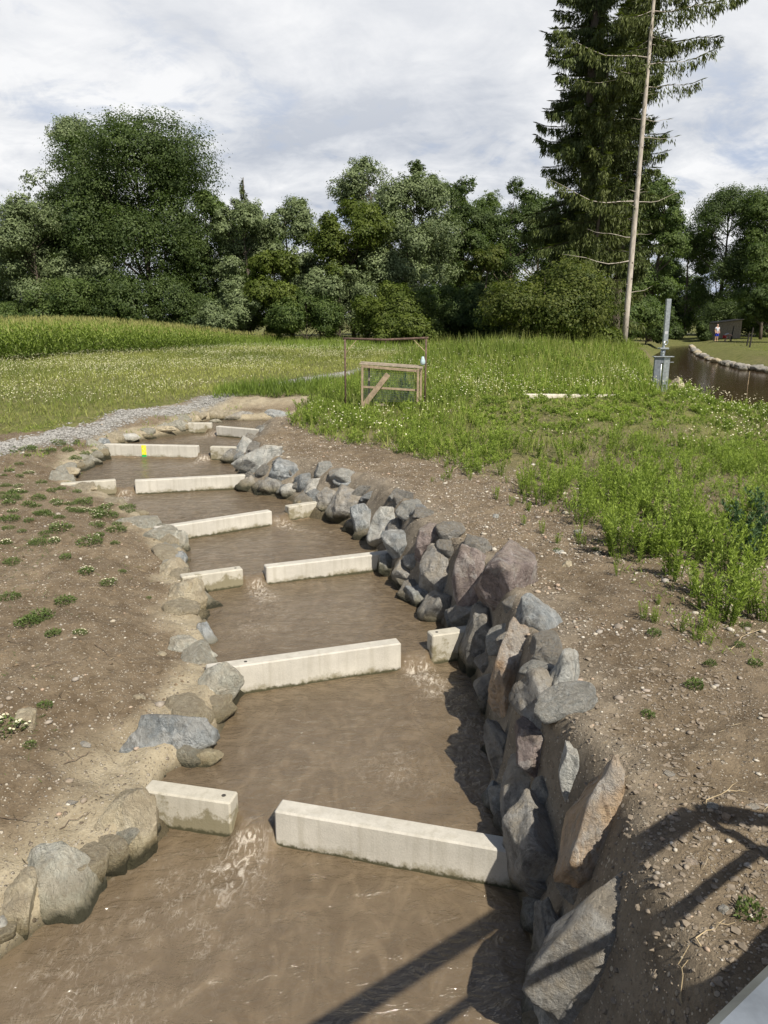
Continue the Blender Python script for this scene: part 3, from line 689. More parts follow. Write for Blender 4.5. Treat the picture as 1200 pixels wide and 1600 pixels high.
RIGHT = [
    (364, 717, 16, 14, 20, 'dark', 'small dark boulder at the waterline right of the wall with the yellow plate'),
    (386, 701, 14, 13, -30, 'white', 'pale rounded boulder above the small dark one near the head of the steps'),
    (408, 725, 36, 21, 22, 'white', 'broad pale slab like boulder with blue streaks topping the far right bank'),
    (451, 737, 25, 17, 0, 'blue', 'blue grey angular boulder just right of the broad pale slab'),
    (388, 757, 17, 13, -15, 'grey', 'low grey boulder at the right end of the fifth weir wall'),
    (425, 762, 16, 16, 60, 'dark', 'dark boulder at the waterline under the blue grey boulder'),
    (455, 772, 16, 15, 10, 'white', 'whitish boulder in the waterline just left of the small tan weir block'),
    (491, 761, 21, 13, 25, 'white', 'flat topped pale boulder leaning right, above the small tan weir block'),
    (535, 756, 13, 9, -10, 'blue', 'small bluish stone lying apart on the mud above the row'),
    (472, 789, 10, 7, 0, 'tan', 'smallest tan stone wedged behind the small tan weir block'),
    (510, 785, 20, 20, 40, 'grey', 'round grey boulder right against the small tan weir block'),
    (549, 793, 32, 25, -20, 'grey', 'wide mud covered boulder right of the round grey one'),
    (571, 818, 19, 27, 10, 'blue', 'upright grey blue boulder standing in the shade at the fourth pool'),
    (608, 822, 26, 36, -42, 'white', 'tall angular pale boulder leaning left above the third weir wall'),
    (630, 849, 25, 25, 20, 'blue', 'greenish grey boulder above the end of the third weir wall'),
    (667, 849, 15, 28, -8, 'mauve', 'narrow brownish boulder standing beside the greenish grey one'),
    (607, 886, 16, 19, 0, 'blue', 'small shaded boulder touching the end of the third weir wall'),
    (635, 896, 20, 20, 30, 'grey', 'grey boulder at the waterline second from the third weir wall'),
    (687, 893, 30, 33, -30, 'grey', 'grey brown boulder left of the two mauve boulders'),
    (737, 900, 27, 45, 8, 'mauve', 'upright mauve and grey boulder between the brown and the big red one'),
    (795, 912, 44, 54, 15, 'mauve', 'biggest dark red boulder topping the right bank'),
    (657, 934, 25, 20, -25, 'blue', 'low pale blue boulder washed by the third pool'),
    (692, 953, 34, 28, 30, 'dark', 'dark boulder half in the water below the grey brown boulder'),
    (735, 960, 30, 30, 0, 'dark', 'shadowed boulder below the two mauve boulders'),
    (848, 978, 30, 46, 25, 'blue', 'pale blue boulder below and right of the big red one'),
    (757, 1003, 36, 52, 10, 'dark', 'tall dark boulder with white streaks behind the short weir block'),
    (803, 1045, 31, 70, -10, 'ochre', 'tall orange boulder standing upright in the right bank'),
    (762, 1076, 19, 22, 0, 'dark', 'small dark wet boulder left of the orange boulder foot'),
    (880, 1066, 22, 46, -12, 'white', 'white ridged boulder at the bank edge right of the orange boulder'),
    (843, 1100, 36, 48, 10, 'grey', 'mud grey boulder between the orange boulder and the white ridged one'),
    (786, 1172, 22, 46, 15, 'dark', 'dark wet boulder standing in the second pool below the orange boulder'),
    (840, 1165, 36, 40, 30, 'mauve', 'pinkish boulder above the dark wet one in the second pool'),
    (893, 1212, 19, 44, 10, 'white', 'slim pale boulder at the bank edge left of the jagged orange slab'),
    (820, 1232, 30, 46, -20, 'grey', 'grey streaked boulder below the pinkish boulder'),
    (773, 1262, 17, 38, 5, 'blue', 'narrow bluish boulder behind the right end of the nearest weir wall'),
    (852, 1335, 54, 84, 4, 'grey', 'big block shaped grey boulder against the end of the nearest weir wall'),
    (936, 1285, 37, 100, -16, 'ochre', 'jagged orange and white slab standing on the near right bank'),
    (862, 1478, 26, 66, 8, 'dark', 'shaded boulder below the big block, rising from the nearest pool'),
    (938, 1462, 60, 128, -40, 'grey', 'long grey slab of rock leaning up the near right bank'),
    (882, 1570, 34, 70, -15, 'white', 'pale streaked boulder at the foot of the long slab by the bridge'),
    (838, 1582, 20, 30, 0, 'blue', 'small bluish boulder at the waterline nearest the bridge on the right'),
]
LEFT = [
    (85, 1392, 62, 70, 35, 'pale', 'pale greenish rough boulder set in mortar by the nearest pool'),
    (204, 1310, 52, 78, -28, 'tan', 'pointed tan boulder below the short weir block nearest the bridge'),
    (268, 1158, 70, 46, 8, 'blue', 'blue grey angular boulder overhanging the second pool from the left'),
    (340, 1082, 34, 48, -18, 'pale', 'white grey boulder at the left end of the second weir wall'),
    (298, 1192, 52, 18, 22, 'tan', 'low mossy ledge stone in the water under the blue grey boulder'),
    (302, 1017, 38, 20, -18, 'pale', 'flat pale stone in the mortar above the second weir wall'),
    (325, 1003, 15, 30, 12, 'blue', 'narrow bluish stone at the waterline beside the flat pale stone'),
    (22, 1430, 34, 62, -15, 'tan', 'smooth tan boulder left of the pale greenish one'),
    (0, 1468, 16, 38, 0, 'white', 'light grey boulder cut by the left edge of the picture'),
    (296, 934, 33, 32, -35, 'tan', 'rounded tan boulder beside the third step short weir block'),
    (281, 851, 15, 21, 15, 'pale', 'white stone at the left foot of the fourth long weir wall'),
    (280, 876, 12, 15, -10, 'blue', 'small grey stone below the white one by the fourth pool'),
    (268, 893, 24, 24, -30, 'tan', 'tan mortar covered stone behind the third step short weir block'),
    (251, 826, 10, 8, 0, 'blue', 'small bluish stone at the left end of the fourth weir wall top'),
    (160, 696, 11, 11, 0, 'blue', 'small blue grey boulder at the left end of the wall with the yellow plate'),
    (196, 686, 23, 8, 5, 'white', 'flat whitish stone on the bank behind the wall with the yellow plate'),
    (147, 723, 14, 8, 0, 'white', 'small white stone on the left shore of the sixth pool'),
    (108, 738, 16, 8, 0, 'tan', 'low tan stone at the leftmost corner of the sixth pool'),
    (373, 651, 24, 8, 4, 'grey', 'grey flat boulder in the far bank of the top pool'),
    (432, 650, 21, 9, -4, 'blue', 'bluish boulder at the right of the far bank of the top pool'),
    (337, 660, 11, 5, 0, 'white', 'small pale stone behind the gap of the last step'),
    (250, 672, 26, 6, 4, 'tan', 'long tan stone on the shore of the seventh pool'),
]
for i, t in enumerate(RIGHT): boulder(*t, seed=100 + i * 7, group=RB, grow=1.2, push=(0.42 if t[1] > 1000 else 0.28))
for i, t in enumerate(LEFT): boulder(*t, seed=500 + i * 7, group=LB, push=0.5, depth=0.62)
fillers()
CS = 'single stones lying on the bank'
for i, t in enumerate([
    (38, 1124, 18, 16, 0, 'tan', 'pale tan stone lying alone on the left bank earth'),
    (885, 883, 9, 7, 0, 'tan', 'largest yellowish cobble behind the big red boulder'),
    (873, 863, 8, 5, 10, 'white', 'whitish cobble just above the yellowish one behind the red boulder'),
    (904, 832, 7, 5, 0, 'white', 'pale cobble furthest back on the bare right bank'),
    (774, 808, 6, 5, 20, 'white', 'white pebble sized stone on the bare bank above the mauve boulders'),
    (1113, 1261, 9, 8, 10, 'white', 'bright white cobble inside the corner of the railing shadow'),
    (1135, 1277, 8, 6, 0, 'ochre', 'rusty brown cobble beside the bright white one'),
    (1174, 1261, 11, 6, -8, 'grey', 'grey oval cobble right of the rusty brown one'),
    (1130, 1424, 8, 9, 0, 'white', 'round grey white cobble near the bridge railing'),
    (1079, 1348, 10, 7, 15, 'ochre', 'pinkish cobble between the two railing shadows'),
    (1046, 1210, 9, 5, 0, 'grey', 'flat grey cobble above the railing shadow'),
    (112, 1255, 9, 5, 0, 'grey', 'grey cobble on the left bank above the pointed tan boulder'),
    (133, 1165, 9, 6, 0, 'grey', 'rounded grey cobble left of the blue grey boulder'),
    (217, 1090, 11, 5, 5, 'tan', 'flat tan cobble left of the white grey boulder'),
    (253, 1023, 8, 5, 0, 'tan', 'reddish tan cobble left of the flat pale stone'),
    (140, 765, 12, 5, 0, 'tan', 'pale flat stone on the far left bank'),
]): boulder(*t, seed=900 + i * 5, group=CS, name='cobble', push=-0.1, cat='stone')
boulder(1062, 620, 14, 20, 10, 'tan', 'pale block of stone beside the sluice at the river edge', 951, None, name='boulder', push=0.1, pos=(10.1, 26.6, -2.45))

# ------------------------------------------------------------------ pebbles and clods
def scatter_stones(name, pts, sizes, seed, mats, label, cat, smooth=True, jag=0.22):
    rs = np.random.RandomState(seed); V0, F0 = ICO[1]; n = len(pts)
    sc = sizes[:, None] * rs.uniform(0.6, 1.3, (n, 3)) * np.array([1.1, 1.0, 0.55])
    th = rs.uniform(0, 6.28, n); c, s_ = np.cos(th), np.sin(th)
    jit = 1 + rs.uniform(-jag, jag, (n, len(V0)))
    L = V0[None] * jit[:, :, None] * sc[:, None]
    Vx = L[..., 0] * c[:, None] - L[..., 1] * s_[:, None]; Vy = L[..., 0] * s_[:, None] + L[..., 1] * c[:, None]
    V = np.stack([Vx, Vy, L[..., 2]], -1) + pts[:, None]
    F = (F0[None] + (np.arange(n) * len(V0))[:, None, None]).reshape(-1, 3)
    tint = np.repeat(rs.rand(n), len(V0))
    me = mesh(name, V.reshape(-1, 3), F, mats, smooth, dict(tint=tint))
    return tag(link(name, me), label, cat, kind='stuff')
m, t, b = new_mat('pebble'); rp = t.new('ShaderNodeValToRGB'); t.l.new(t.attr('tint'), rp.inputs[0])
els = rp.color_ramp.elements; els[0].color = (0.17, 0.135, 0.10, 1); els[1].color = (0.62, 0.58, 0.50, 1)
for pos_, col in ((0.25, (0.27, 0.21, 0.15)), (0.5, (0.33, 0.30, 0.265)), (0.62, (0.42, 0.27, 0.17)), (0.75, (0.46, 0.40, 0.30))):
    e = els.new(pos_); e.color = (*col, 1)
P_ = t.new('ShaderNodeNewGeometry').outputs['Position']
t.l.new(t.mix(0.3, rp.outputs[0], t.ramp(t.noise(P_, 30, 5), 0.3, 0.7, (0.15, 0.13, 0.1), (0.5, 0.46, 0.4))), b.inputs['Base Color']); b.inputs['Roughness'].default_value = 0.85
PEB = m
rs = np.random.RandomState(5)
def sample_ground(n, x0, x1, y0, y1, keep, rs):
    px_, py_ = rs.uniform(x0, x1, n), y0 * (y1 / y0) ** rs.rand(n)
    X_, Y_ = px_ * (py_ / y1) if False else px_, py_
    k = keep(X_, Y_); return X_[k], Y_[k]
def bare_r(x, y):
    ins = inside(x, y, CHAN); dr, dl = pdist(x, y, RW), pdist(x, y, LW)
    dens = fbm2(x, y, 0.9, 61, 3) * 0.5 + 0.55
    return (~ins) & (dr > 0.25) & (dr < dl) & (rs.rand(len(x)) < dens) & (y < 24.3) & (~inside(x, y, RIVER))
def bare_l(x, y):
    ins = inside(x, y, CHAN); dr, dl = pdist(x, y, RW), pdist(x, y, LW)
    dens = fbm2(x, y, 0.9, 63, 3) * 0.5 + 0.5
    return (~ins) & (dl > 0.2) & (dl < dr) & (dl < 5) & (rs.rand(len(x)) < dens) & (y < 24)
xr, yr = sample_ground(15000, -3.5, 7.5, 2.6, 24, bare_r, rs)
xl, yl = sample_ground(9000, -9.0, -1.4, 3.2, 23, bare_l, rs)
xq, yq = sample_ground(26000, -3.0, 6.0, 6.5, 21, lambda x, y: (~inside(x, y, CHAN)) & (pdist(x, y, RW) > 0.6) & (pdist(x, y, RW) < 3.6) & (pdist(x, y, RW) < pdist(x, y, LW)) & (fbm2(x, y, 0.8, 66, 3) > -0.25), rs)
xs, ys = np.concatenate([xr, xl, xq]), np.concatenate([yr, yl, yq])
sz = 0.006 + 0.016 * rs.rand(len(xs)) ** 3 + 0.028 * (rs.rand(len(xs)) > 0.985)
pz = ground(xs, ys) + sz * 0.2
scatter_stones('pebbles', np.stack([xs, ys, pz], -1), sz, 6, PEB, 'loose pebbles and gravel strewn over the bare banks', 'gravel')
# gravel on the track
tt = rs.rand(9000); seg = (tt * (len(PATHC) - 1)).astype(int); fr = tt * (len(PATHC) - 1) - seg; PC = np.array(PATHC)
c0 = PC[seg] * (1 - fr)[:, None] + PC[seg + 1] * fr[:, None]; off = rs.normal(0, 0.22, (len(tt), 2)); g = c0 + off
sz = 0.018 + 0.03 * rs.rand(len(g)) ** 2
scatter_stones('track_gravel', np.stack([g[:, 0], g[:, 1], ground(g[:, 0], g[:, 1]) + sz * 0.2], -1), sz, 7,
               simple('grey_gravel', (0.30, 0.29, 0.27), 0.9, 0, 0.3, 20), 'grey gravel of the farm track left of the pools', 'gravel')
# clods of dried mud on the right bank
xc, yc = sample_ground(16000, 0.2, 3.6, 2.6, 14, lambda x, y: (~inside(x, y, CHAN)) & (pdist(x, y, RW) > 0.3) & (pdist(x, y, RW) < 1.9) & (fbm2(x, y, 1.3, 64, 3) > -0.05), rs)
sz = 0.005 + 0.018 * rs.rand(len(xc)) ** 4
xd, yd = sample_ground(9000, -8, -1.5, 3.0, 18, lambda x, y: (~inside(x, y, CHAN)) & (pdist(x, y, LW) > 0.4) & (pdist(x, y, LW) < 4) & (fbm2(x, y, 1.1, 67, 3) > 0.0), rs)
sd2 = 0.005 + 0.020 * rs.rand(len(xd)) ** 4
scatter_stones('soil_clods', np.stack([xd, yd, ground(xd, yd) + sd2 * 0.1], -1), sd2, 9, simple('dry_soil', (0.17, 0.125, 0.078), 0.95, 0, 0.35, 20), 'crumbled brown soil clods on the left bank', 'earth', False, 0.45)
scatter_stones('mud_clods', np.stack([xc, yc, ground(xc, yc) + sz * 0.2], -1), sz, 8, simple('dried_mud', (0.22, 0.18, 0.135), 0.95, 0, 0.3, 20),
               'crumbled clods of grey mud along the right boulders', 'earth', False, 0.45)

# ------------------------------------------------------------------ plants
def leaves(P, Dv, Sv, mid=0.45, bend=None):
    """one diamond leaf per row: base point, length vector, half-width vector"""
    n = len(P); m_ = P + Dv * mid
    if bend is not None: m_ = m_ + bend
    V = np.stack([P, m_ - Sv, P + Dv, m_ + Sv], 1).reshape(-1, 3)
    return V, (np.arange(n) * 4)[:, None] + np.arange(4)[None]
def unit(v): return v / np.maximum(np.linalg.norm(v, axis=-1, keepdims=True), 1e-9)
M['weed'] = leaf_mat('weed_leaf', (0.092, 0.145, 0.026), (0.335, 0.425, 0.080), 0.38)
M['weed_blue'] = leaf_mat('blue_green_leaf', (0.03, 0.065, 0.03), (0.09, 0.15, 0.065), 0.25)
M['grass'] = leaf_mat('grass_blade', (0.09, 0.135, 0.024), (0.36, 0.37, 0.11), 0.35)
M['corn'] = leaf_mat('corn_leaf', (0.075, 0.130, 0.022), (0.31, 0.375, 0.085), 0.38)
M['tassel'] = leaf_mat('corn_tassel', (0.22, 0.24, 0.07), (0.42, 0.38, 0.15), 0.3)
M['mayweed'] = leaf_mat('mayweed_leaf', (0.055, 0.09, 0.026), (0.17, 0.225, 0.065), 0.3)

def weed_mesh(name, seed, nst, hgt, spread, leafl=0.055, leafw=0.0055, mat='weed', per=46, flowers=0):
    """a clump of upright stems set with narrow leaves"""
    rs = np.random.RandomState(seed); Ps, Ds, Ss, Ts = [], [], [], []; st = MB(); fl = []
    for k in range(nst):
        a = rs.uniform(0, 6.28); r = spread * math.sqrt(rs.rand()) * 0.45; h = hgt * rs.uniform(0.55, 1.0)
        b0 = np.array([r * math.cos(a), r * math.sin(a), -0.03]); lean = np.array([math.cos(a), math.sin(a), 0]) * spread * rs.uniform(0.2, 0.9)
        t = np.linspace(0, 1, 6); C = b0 + np.stack([lean[0] * t ** 1.6, lean[1] * t ** 1.6, h * t], -1)
        st.tube(C, np.linspace(0.006, 0.002, 6), 4, False)
        u = rs.rand(per) ** 0.75; u = 0.12 + 0.88 * u
        B = np.stack([np.interp(u, t, C[:, i]) for i in range(3)], -1)
        az = rs.uniform(0, 6.28, per); el = rs.uniform(0.25, 1.0, per) + 0.35 * (u > 0.85)
        d = np.stack([np.cos(az) * np.cos(el), np.sin(az) * np.cos(el), np.sin(el)], -1)
        L = leafl * rs.uniform(0.6, 1.25, per) * np.where(u > 0.9, 0.8, 1.0)
        s = unit(np.cross(d, rs.normal(size=(per, 3)))) * (leafw * rs.uniform(0.7, 1.3, per))[:, None]
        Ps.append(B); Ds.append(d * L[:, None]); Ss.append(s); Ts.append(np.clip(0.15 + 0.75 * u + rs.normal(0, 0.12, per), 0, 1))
        if flowers: fl.append(C[-1] + np.array([0, 0, 0.01]))
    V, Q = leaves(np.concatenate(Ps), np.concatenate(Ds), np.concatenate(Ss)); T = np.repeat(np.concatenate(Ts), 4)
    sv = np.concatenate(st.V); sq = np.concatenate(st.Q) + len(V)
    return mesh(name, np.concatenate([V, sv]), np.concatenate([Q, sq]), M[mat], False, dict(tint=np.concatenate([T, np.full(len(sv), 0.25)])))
def low_mesh(name, seed, n, rad, hgt, mat='mayweed'):
    """a low feathery mayweed tuft"""
    rs = np.random.RandomState(seed); a = rs.uniform(0, 6.28, n); r = rad * np.sqrt(rs.rand(n)) * 0.8
    P = np.stack([r * np.cos(a), r * np.sin(a), rs.rand(n) * hgt * (1 - (r / rad) ** 2) * 0.9], -1)
    d = unit(np.stack([np.cos(a) * 0.6, np.sin(a) * 0.6, np.full(n, 0.7)], -1) + rs.normal(0, 0.55, (n, 3)))
    L = hgt * rs.uniform(0.18, 0.45, n); s = unit(np.cross(d, rs.normal(size=(n, 3)))) * (0.004 + 0.004 * rs.rand(n))[:, None]
    V, Q = leaves(P, d * L[:, None], s)
    return mesh(name, V, Q, M[mat], False, dict(tint=np.repeat(np.clip(rs.rand(n) * 0.6 + P[:, 2] / hgt * 0.5, 0, 1), 4)))
def flower_mesh(name, pts, r, seed, yolk=False):
    """daisy heads: a ring of petals seen as an eight sided disc, slightly cupped"""
    rs = np.random.RandomState(seed); n = len(pts); k = 6; th = np.arange(k) * 2 * math.pi / k
    nrm = unit(np.stack([rs.normal(0, 0.35, n), rs.normal(-0.25, 0.35, n), np.ones(n)], -1))
    a = unit(np.cross(nrm, np.array([0.3, 1, 0.1]))); b_ = np.cross(nrm, a); rr = r * rs.uniform(0.7, 1.3, n)
    ring = pts[:, None] + rr[:, None, None] * (np.cos(th)[None, :, None] * a[:, None] + np.sin(th)[None, :, None] * b_[:, None])
    V = ring.reshape(-1, 3); F = (np.arange(n) * k)[:, None] + np.arange(k)[None]
    return mesh(name, V, F, M['flower'], False)

rs = np.random.RandomState(77)
WEEDS = [weed_mesh('leafy_weed', 10 + i, n, h, sp) for i, (n, h, sp) in enumerate([(7, 0.48, 0.15), (10, 0.56, 0.2), (5, 0.40, 0.12), (13, 0.6, 0.26), (8, 0.5, 0.17)])]
BLUEW = [weed_mesh('bluish_weed', 30 + i, 16, 0.62, 0.34, 0.07, 0.010, 'weed_blue', 60) for i in range(2)]
MAY = [low_mesh('mayweed_tuft', 40 + i, n, r, h) for i, (n, r, h) in enumerate([(260, 0.13, 0.12), (380, 0.19, 0.15), (180, 0.09, 0.09), (300, 0.16, 0.11)])]
MAYF = []
for i, (n_, r, h) in enumerate([(260, 0.13, 0.12), (380, 0.19, 0.15), (180, 0.09, 0.09), (300, 0.16, 0.11)]):
    n = 10 + 5 * i; a = rs.uniform(0, 6.28, n); q = r * np.sqrt(rs.rand(n)); base = MAY[i]; nv = len(base.vertices)
    fm = flower_mesh('flower_heads', np.stack([q * np.cos(a), q * np.sin(a), h * (1.15 - 0.7 * (q / r) ** 2)], -1), 0.009, 60 + i)
    V1 = np.empty(nv * 3, np.float32); base.vertices.foreach_get('co', V1); V2 = np.empty(len(fm.vertices) * 3, np.float32); fm.vertices.foreach_get('co', V2)
    T1 = np.empty(nv, np.float32); base.attributes['tint'].data.foreach_get('value', T1)
    me = mesh('mayweed_in_flower', np.concatenate([V1.reshape(-1, 3), V2.reshape(-1, 3)]), [np.arange(nv).reshape(-1, 4), nv + np.arange(len(fm.vertices)).reshape(-1, 6)], M['mayweed'], False,
              dict(tint=np.concatenate([T1, np.zeros(len(fm.vertices))])))
    me.materials.append(M['flower']); mi = np.zeros(len(me.polygons), np.int32); mi[nv // 4:] = 1; me.polygons.foreach_set('material_index', mi); MAYF.append(me)
FAR = fbm2
def plant(name, me, p, label, cat, group, rs, smin=0.8, smax=1.2, child=None, cname='flower_heads'):
    o = link(name, me); s = rs.uniform(smin, smax); o.location = p; o.scale = (s, s, s * rs.uniform(0.9, 1.1)); o.rotation_euler = (rs.normal(0, 0.05), rs.normal(0, 0.05), rs.uniform(0, 6.28))
    if child is not None: link(cname, child, o)
    return tag(o, label, cat, group)

# the tall weeds one can tell apart on the near right bank, at the spots the photo shows them
G1 = 'leafy weeds of the stony right bank'
front = [(1128, 968), (1170, 930), (1085, 935), (1150, 905), (1060, 900), (1110, 880), (1030, 870), (1000, 865), (975, 850), (1190, 960), (1050, 850), (1090, 850),
         (1175, 880), (955, 825), (985, 810), (1020, 815), (1060, 810), (935, 795), (910, 790), (960, 780), (1000, 775), (1130, 830)]
mid_ = [(740, 735), (715, 725), (760, 720), (790, 715), (812, 712), (850, 745), (870, 765), (890, 755), (905, 735), (930, 760), (880, 720), (840, 715), (950, 740),
        (600, 690), (620, 695), (655, 685), (690, 690), (720, 690), (520, 672), (545, 668), (575, 668), (490, 668), (640, 660), (680, 665), (770, 690)]
for px, py in front + [(a + rs.uniform(-22, 22), b + rs.uniform(-14, 14)) for a, b in front for _ in range(2) if a < 1170]:
    p = hit(px + rs.normal(0, 3), py + rs.normal(0, 3))
    plant('leafy_weed', WEEDS[rs.randint(5)], p, 'bright green upright weed in the dense stand at the right edge of the bank', 'weed', G1, rs, 0.85, 1.35)
for px, py in mid_:
    p = hit(px + rs.normal(0, 3), py + rs.normal(0, 3))
    plant('leafy_weed', WEEDS[rs.randint(5)], p, 'green upright weed at the front of the growth above the far right boulders', 'weed', G1, rs, 0.8, 1.2)
n = 0
while n < 190:
    x_, y_ = rs.uniform(-2.5, 9.5), 6.5 + 10.5 * rs.rand() ** 0.9
    if not inside(np.array([x_]), np.array([y_]), WEED)[0]: continue
    if fbm2(np.array([x_]), np.array([y_]), 0.8, 91, 3)[0] < -0.15: continue
    plant('leafy_weed', WEEDS[rs.randint(5)], (x_, y_, float(ground(x_, y_)[0])), 'green upright weed growing scattered over the right bank behind the bare strip', 'weed', G1, rs, 0.7, 1.15); n += 1
for _ in range(46):
    px, py = rs.uniform(600, 1150), 0; py = np.interp(px, [600, 700, 800, 880, 955, 1010, 1075, 1150], [700, 730, 770, 815, 870, 940, 1000, 1010]) + rs.uniform(-25, 45)
    plant('leafy_weed', WEEDS[rs.choice([0, 2])], hit(px, py), 'small lone green weed on the bare soil in front of the dense growth', 'weed', G1, rs, 0.28, 0.6)
for px, py in [(1195, 860), (1172, 850), (1198, 830), (1180, 880)]:
    plant('bluish_weed', BLUEW[rs.randint(2)], hit(px, py), 'dark bluish green weed clump at the right picture edge', 'weed', 'bluish weeds', rs, 0.8, 1.0)
plant('leafy_weed', weed_mesh('leafy_weed', 99, 3, 0.95, 0.16, 0.11, 0.010, 'weed_blue', 90), hit(633, 632), 'tall dark green weed standing in front of the wooden frame', 'weed', None, rs, 1.1, 1.15)
# mayweed tufts on the left bank
G2 = 'mayweed tufts of the left bank'
for px, py in [(96, 828), (103, 872), (20, 880), (15, 935), (102, 942), (62, 968), (84, 992), (170, 912), (45, 975), (70, 1104), (46, 1166), (8, 1140), (125, 990), (190, 895), (232, 935), (60, 850), (135, 895),
               (190, 812), (205, 800), (230, 815), (180, 850), (150, 800), (172, 790), (120, 800), (90, 790), (60, 780), (30, 770), (20, 800), (45, 815), (120, 770), (140, 780), (95, 765), (65, 755), (30, 745), (10, 760),
               (15, 705), (50, 700), (90, 695), (65, 640 + 65), (120, 690), (10, 850), (128, 745), (118, 718)] + [(rs.uniform(0, 215), rs.uniform(742, 850)) for _ in range(42)] + [(rs.uniform(0, 150), rs.uniform(690, 745)) for _ in range(16)]:
    k = rs.randint(4); p = hit(px, py); fl_ = rs.rand() < 0.4
    plant('mayweed_tuft', (MAYF if fl_ else MAY)[k], p, 'low green mayweed tuft dotted with white flowers on the left bank' if fl_ else 'low feathery green tuft without flowers on the left bank', 'wildflower', G2, rs, 0.5, 1.3).scale.z *= 0.72
G3 = 'small seedlings of the near right bank'
for px, py in [(1022, 992), (1110, 1040), (1165, 980), (1085, 1075), (1170, 1430), (1155, 1010), (870, 862), (1012, 1120), (1180, 1040), (930, 860)]:
    plant('seedling', MAY[2], hit(px, py), 'tiny green seedling on the bare stony near right bank', 'seedling', G3, rs, 0.5, 1.0)

# grass, ground cover and far weeds, too many to count
def grass_stuff(name, poly, n, box, hgt, wid, seed, label, cat, mat='grass', dens=None, ybias=1.0, tintf=None):
    rs = np.random.RandomState(seed); x0, x1, y0, y1 = box
    x = rs.uniform(x0, x1, n); y = y0 + (y1 - y0) * rs.rand(n) ** ybias; k = inside(x, y, poly) if poly is not None else np.ones(n, bool)
    if dens is not None: k &= rs.rand(n) < dens(x, y)
    k &= ~inside(x, y, CHAN) & ~inside(x, y, RIVER)
    x, y = x[k], y[k]; n = len(x); P = np.stack([x, y, ground(x, y) - 0.02], -1)
    d = unit(np.stack([rs.normal(0, 0.28, n), rs.normal(0, 0.28, n), np.ones(n)], -1)); h = hgt(x, y) * rs.uniform(0.5, 1.2, n) * np.clip(pdist(x, y, RIVER, True) / 4.0 + 0.15, 0.2, 1) * np.where((x > 2.5) & (x < 11) & (y > 17.5) & (y < 25.2), 0.4, 1)
    a = rs.uniform(0, 6.28, n); s = np.stack([np.cos(a), np.sin(a), 0 * a], -1) * (wid * rs.uniform(0.5, 1.3, n) * np.sqrt(np.clip(y / 20, 0.4, 3)))[:, None]
    bend = np.stack([rs.normal(0, 0.06, n), rs.normal(0, 0.06, n), 0 * a], -1)
    V, Q = leaves(P, d * h[:, None], s, 0.4, bend)
    t = rs.rand(n) * 0.5 + 0.25 + 0.35 * fbm2(x, y, 0.25, seed + 3, 3)
    if tintf is not None: t = t + tintf(x, y)
    return tag(link(name, mesh(name, V, Q, M[mat], False, dict(tint=np.repeat(np.clip(t, 0, 1), 4)))), label, cat, kind='stuff')
grass_stuff('bank_sprouts', [(-9.5, 17), (-7.2, 17.5), (-6.8, 15.2), (-4.3, 12.4), (-3.2, 10.5), (-2.9, 8), (-2.8, 5.5), (-6, 5), (-12, 12)], 26000, (-12, -2.5, 5, 18), lambda x, y: 0.055 + 0.03 * fbm2(x, y, 1.2, 99, 2), 0.006, 209,
            'sparse tiny sprouts creeping over the left bank earth', 'sprouts', 'mayweed', lambda x, y: np.clip(fbm2(x, y, 1.0, 101, 3) * 1.2 - 0.15 + 0.45 * sstep((y - 9) / 5), 0, 1))
edgeM = lambda x, y: np.clip(pdist(x, y, PATHC) / 0.7 - 0.45, 0, 1)
grass_stuff('meadow_grass', MEAD, 150000, (-45, 5, 13, 72), lambda x, y: 0.30 + 0.16 * fbm2(x, y, 0.35, 5, 3), 0.012, 201, 'grassy meadow between the farm track and the corn', 'grass', 'grass', edgeM, 1.25, lambda x, y: 0.18 + 0.35 * fbm2(x, y, 0.16, 222, 3))
def flower_field(name, poly, n, box, hgt, r, seed, label, thr, ybias=1.0):
    rs = np.random.RandomState(seed); x0, x1, y0, y1 = box
    x = rs.uniform(x0, x1, n); y = y0 + (y1 - y0) * rs.rand(n) ** ybias
    k = inside(x, y, poly) & (fbm2(x, y, 0.30, seed, 4) + 0.35 * rs.normal(size=n) > thr) & ~inside(x, y, RIVER) & (pdist(x, y, PATHC) > 0.9)
    k &= pdist(x, y, RIVER, True) > 2.0
    x, y = x[k], y[k]; z = ground(x, y) + hgt * rs.uniform(0.7, 1.25, len(x))
    return tag(link(name, flower_mesh(name, np.stack([x, y, z], -1), r, seed)), label, 'wildflowers', kind='stuff')
flower_field('meadow_flowers', MEAD, 150000, (-45, 5, 13, 72), 0.34, 0.014, 211, 'white mayweed flowering all over the left meadow', 0.02, 1.3)
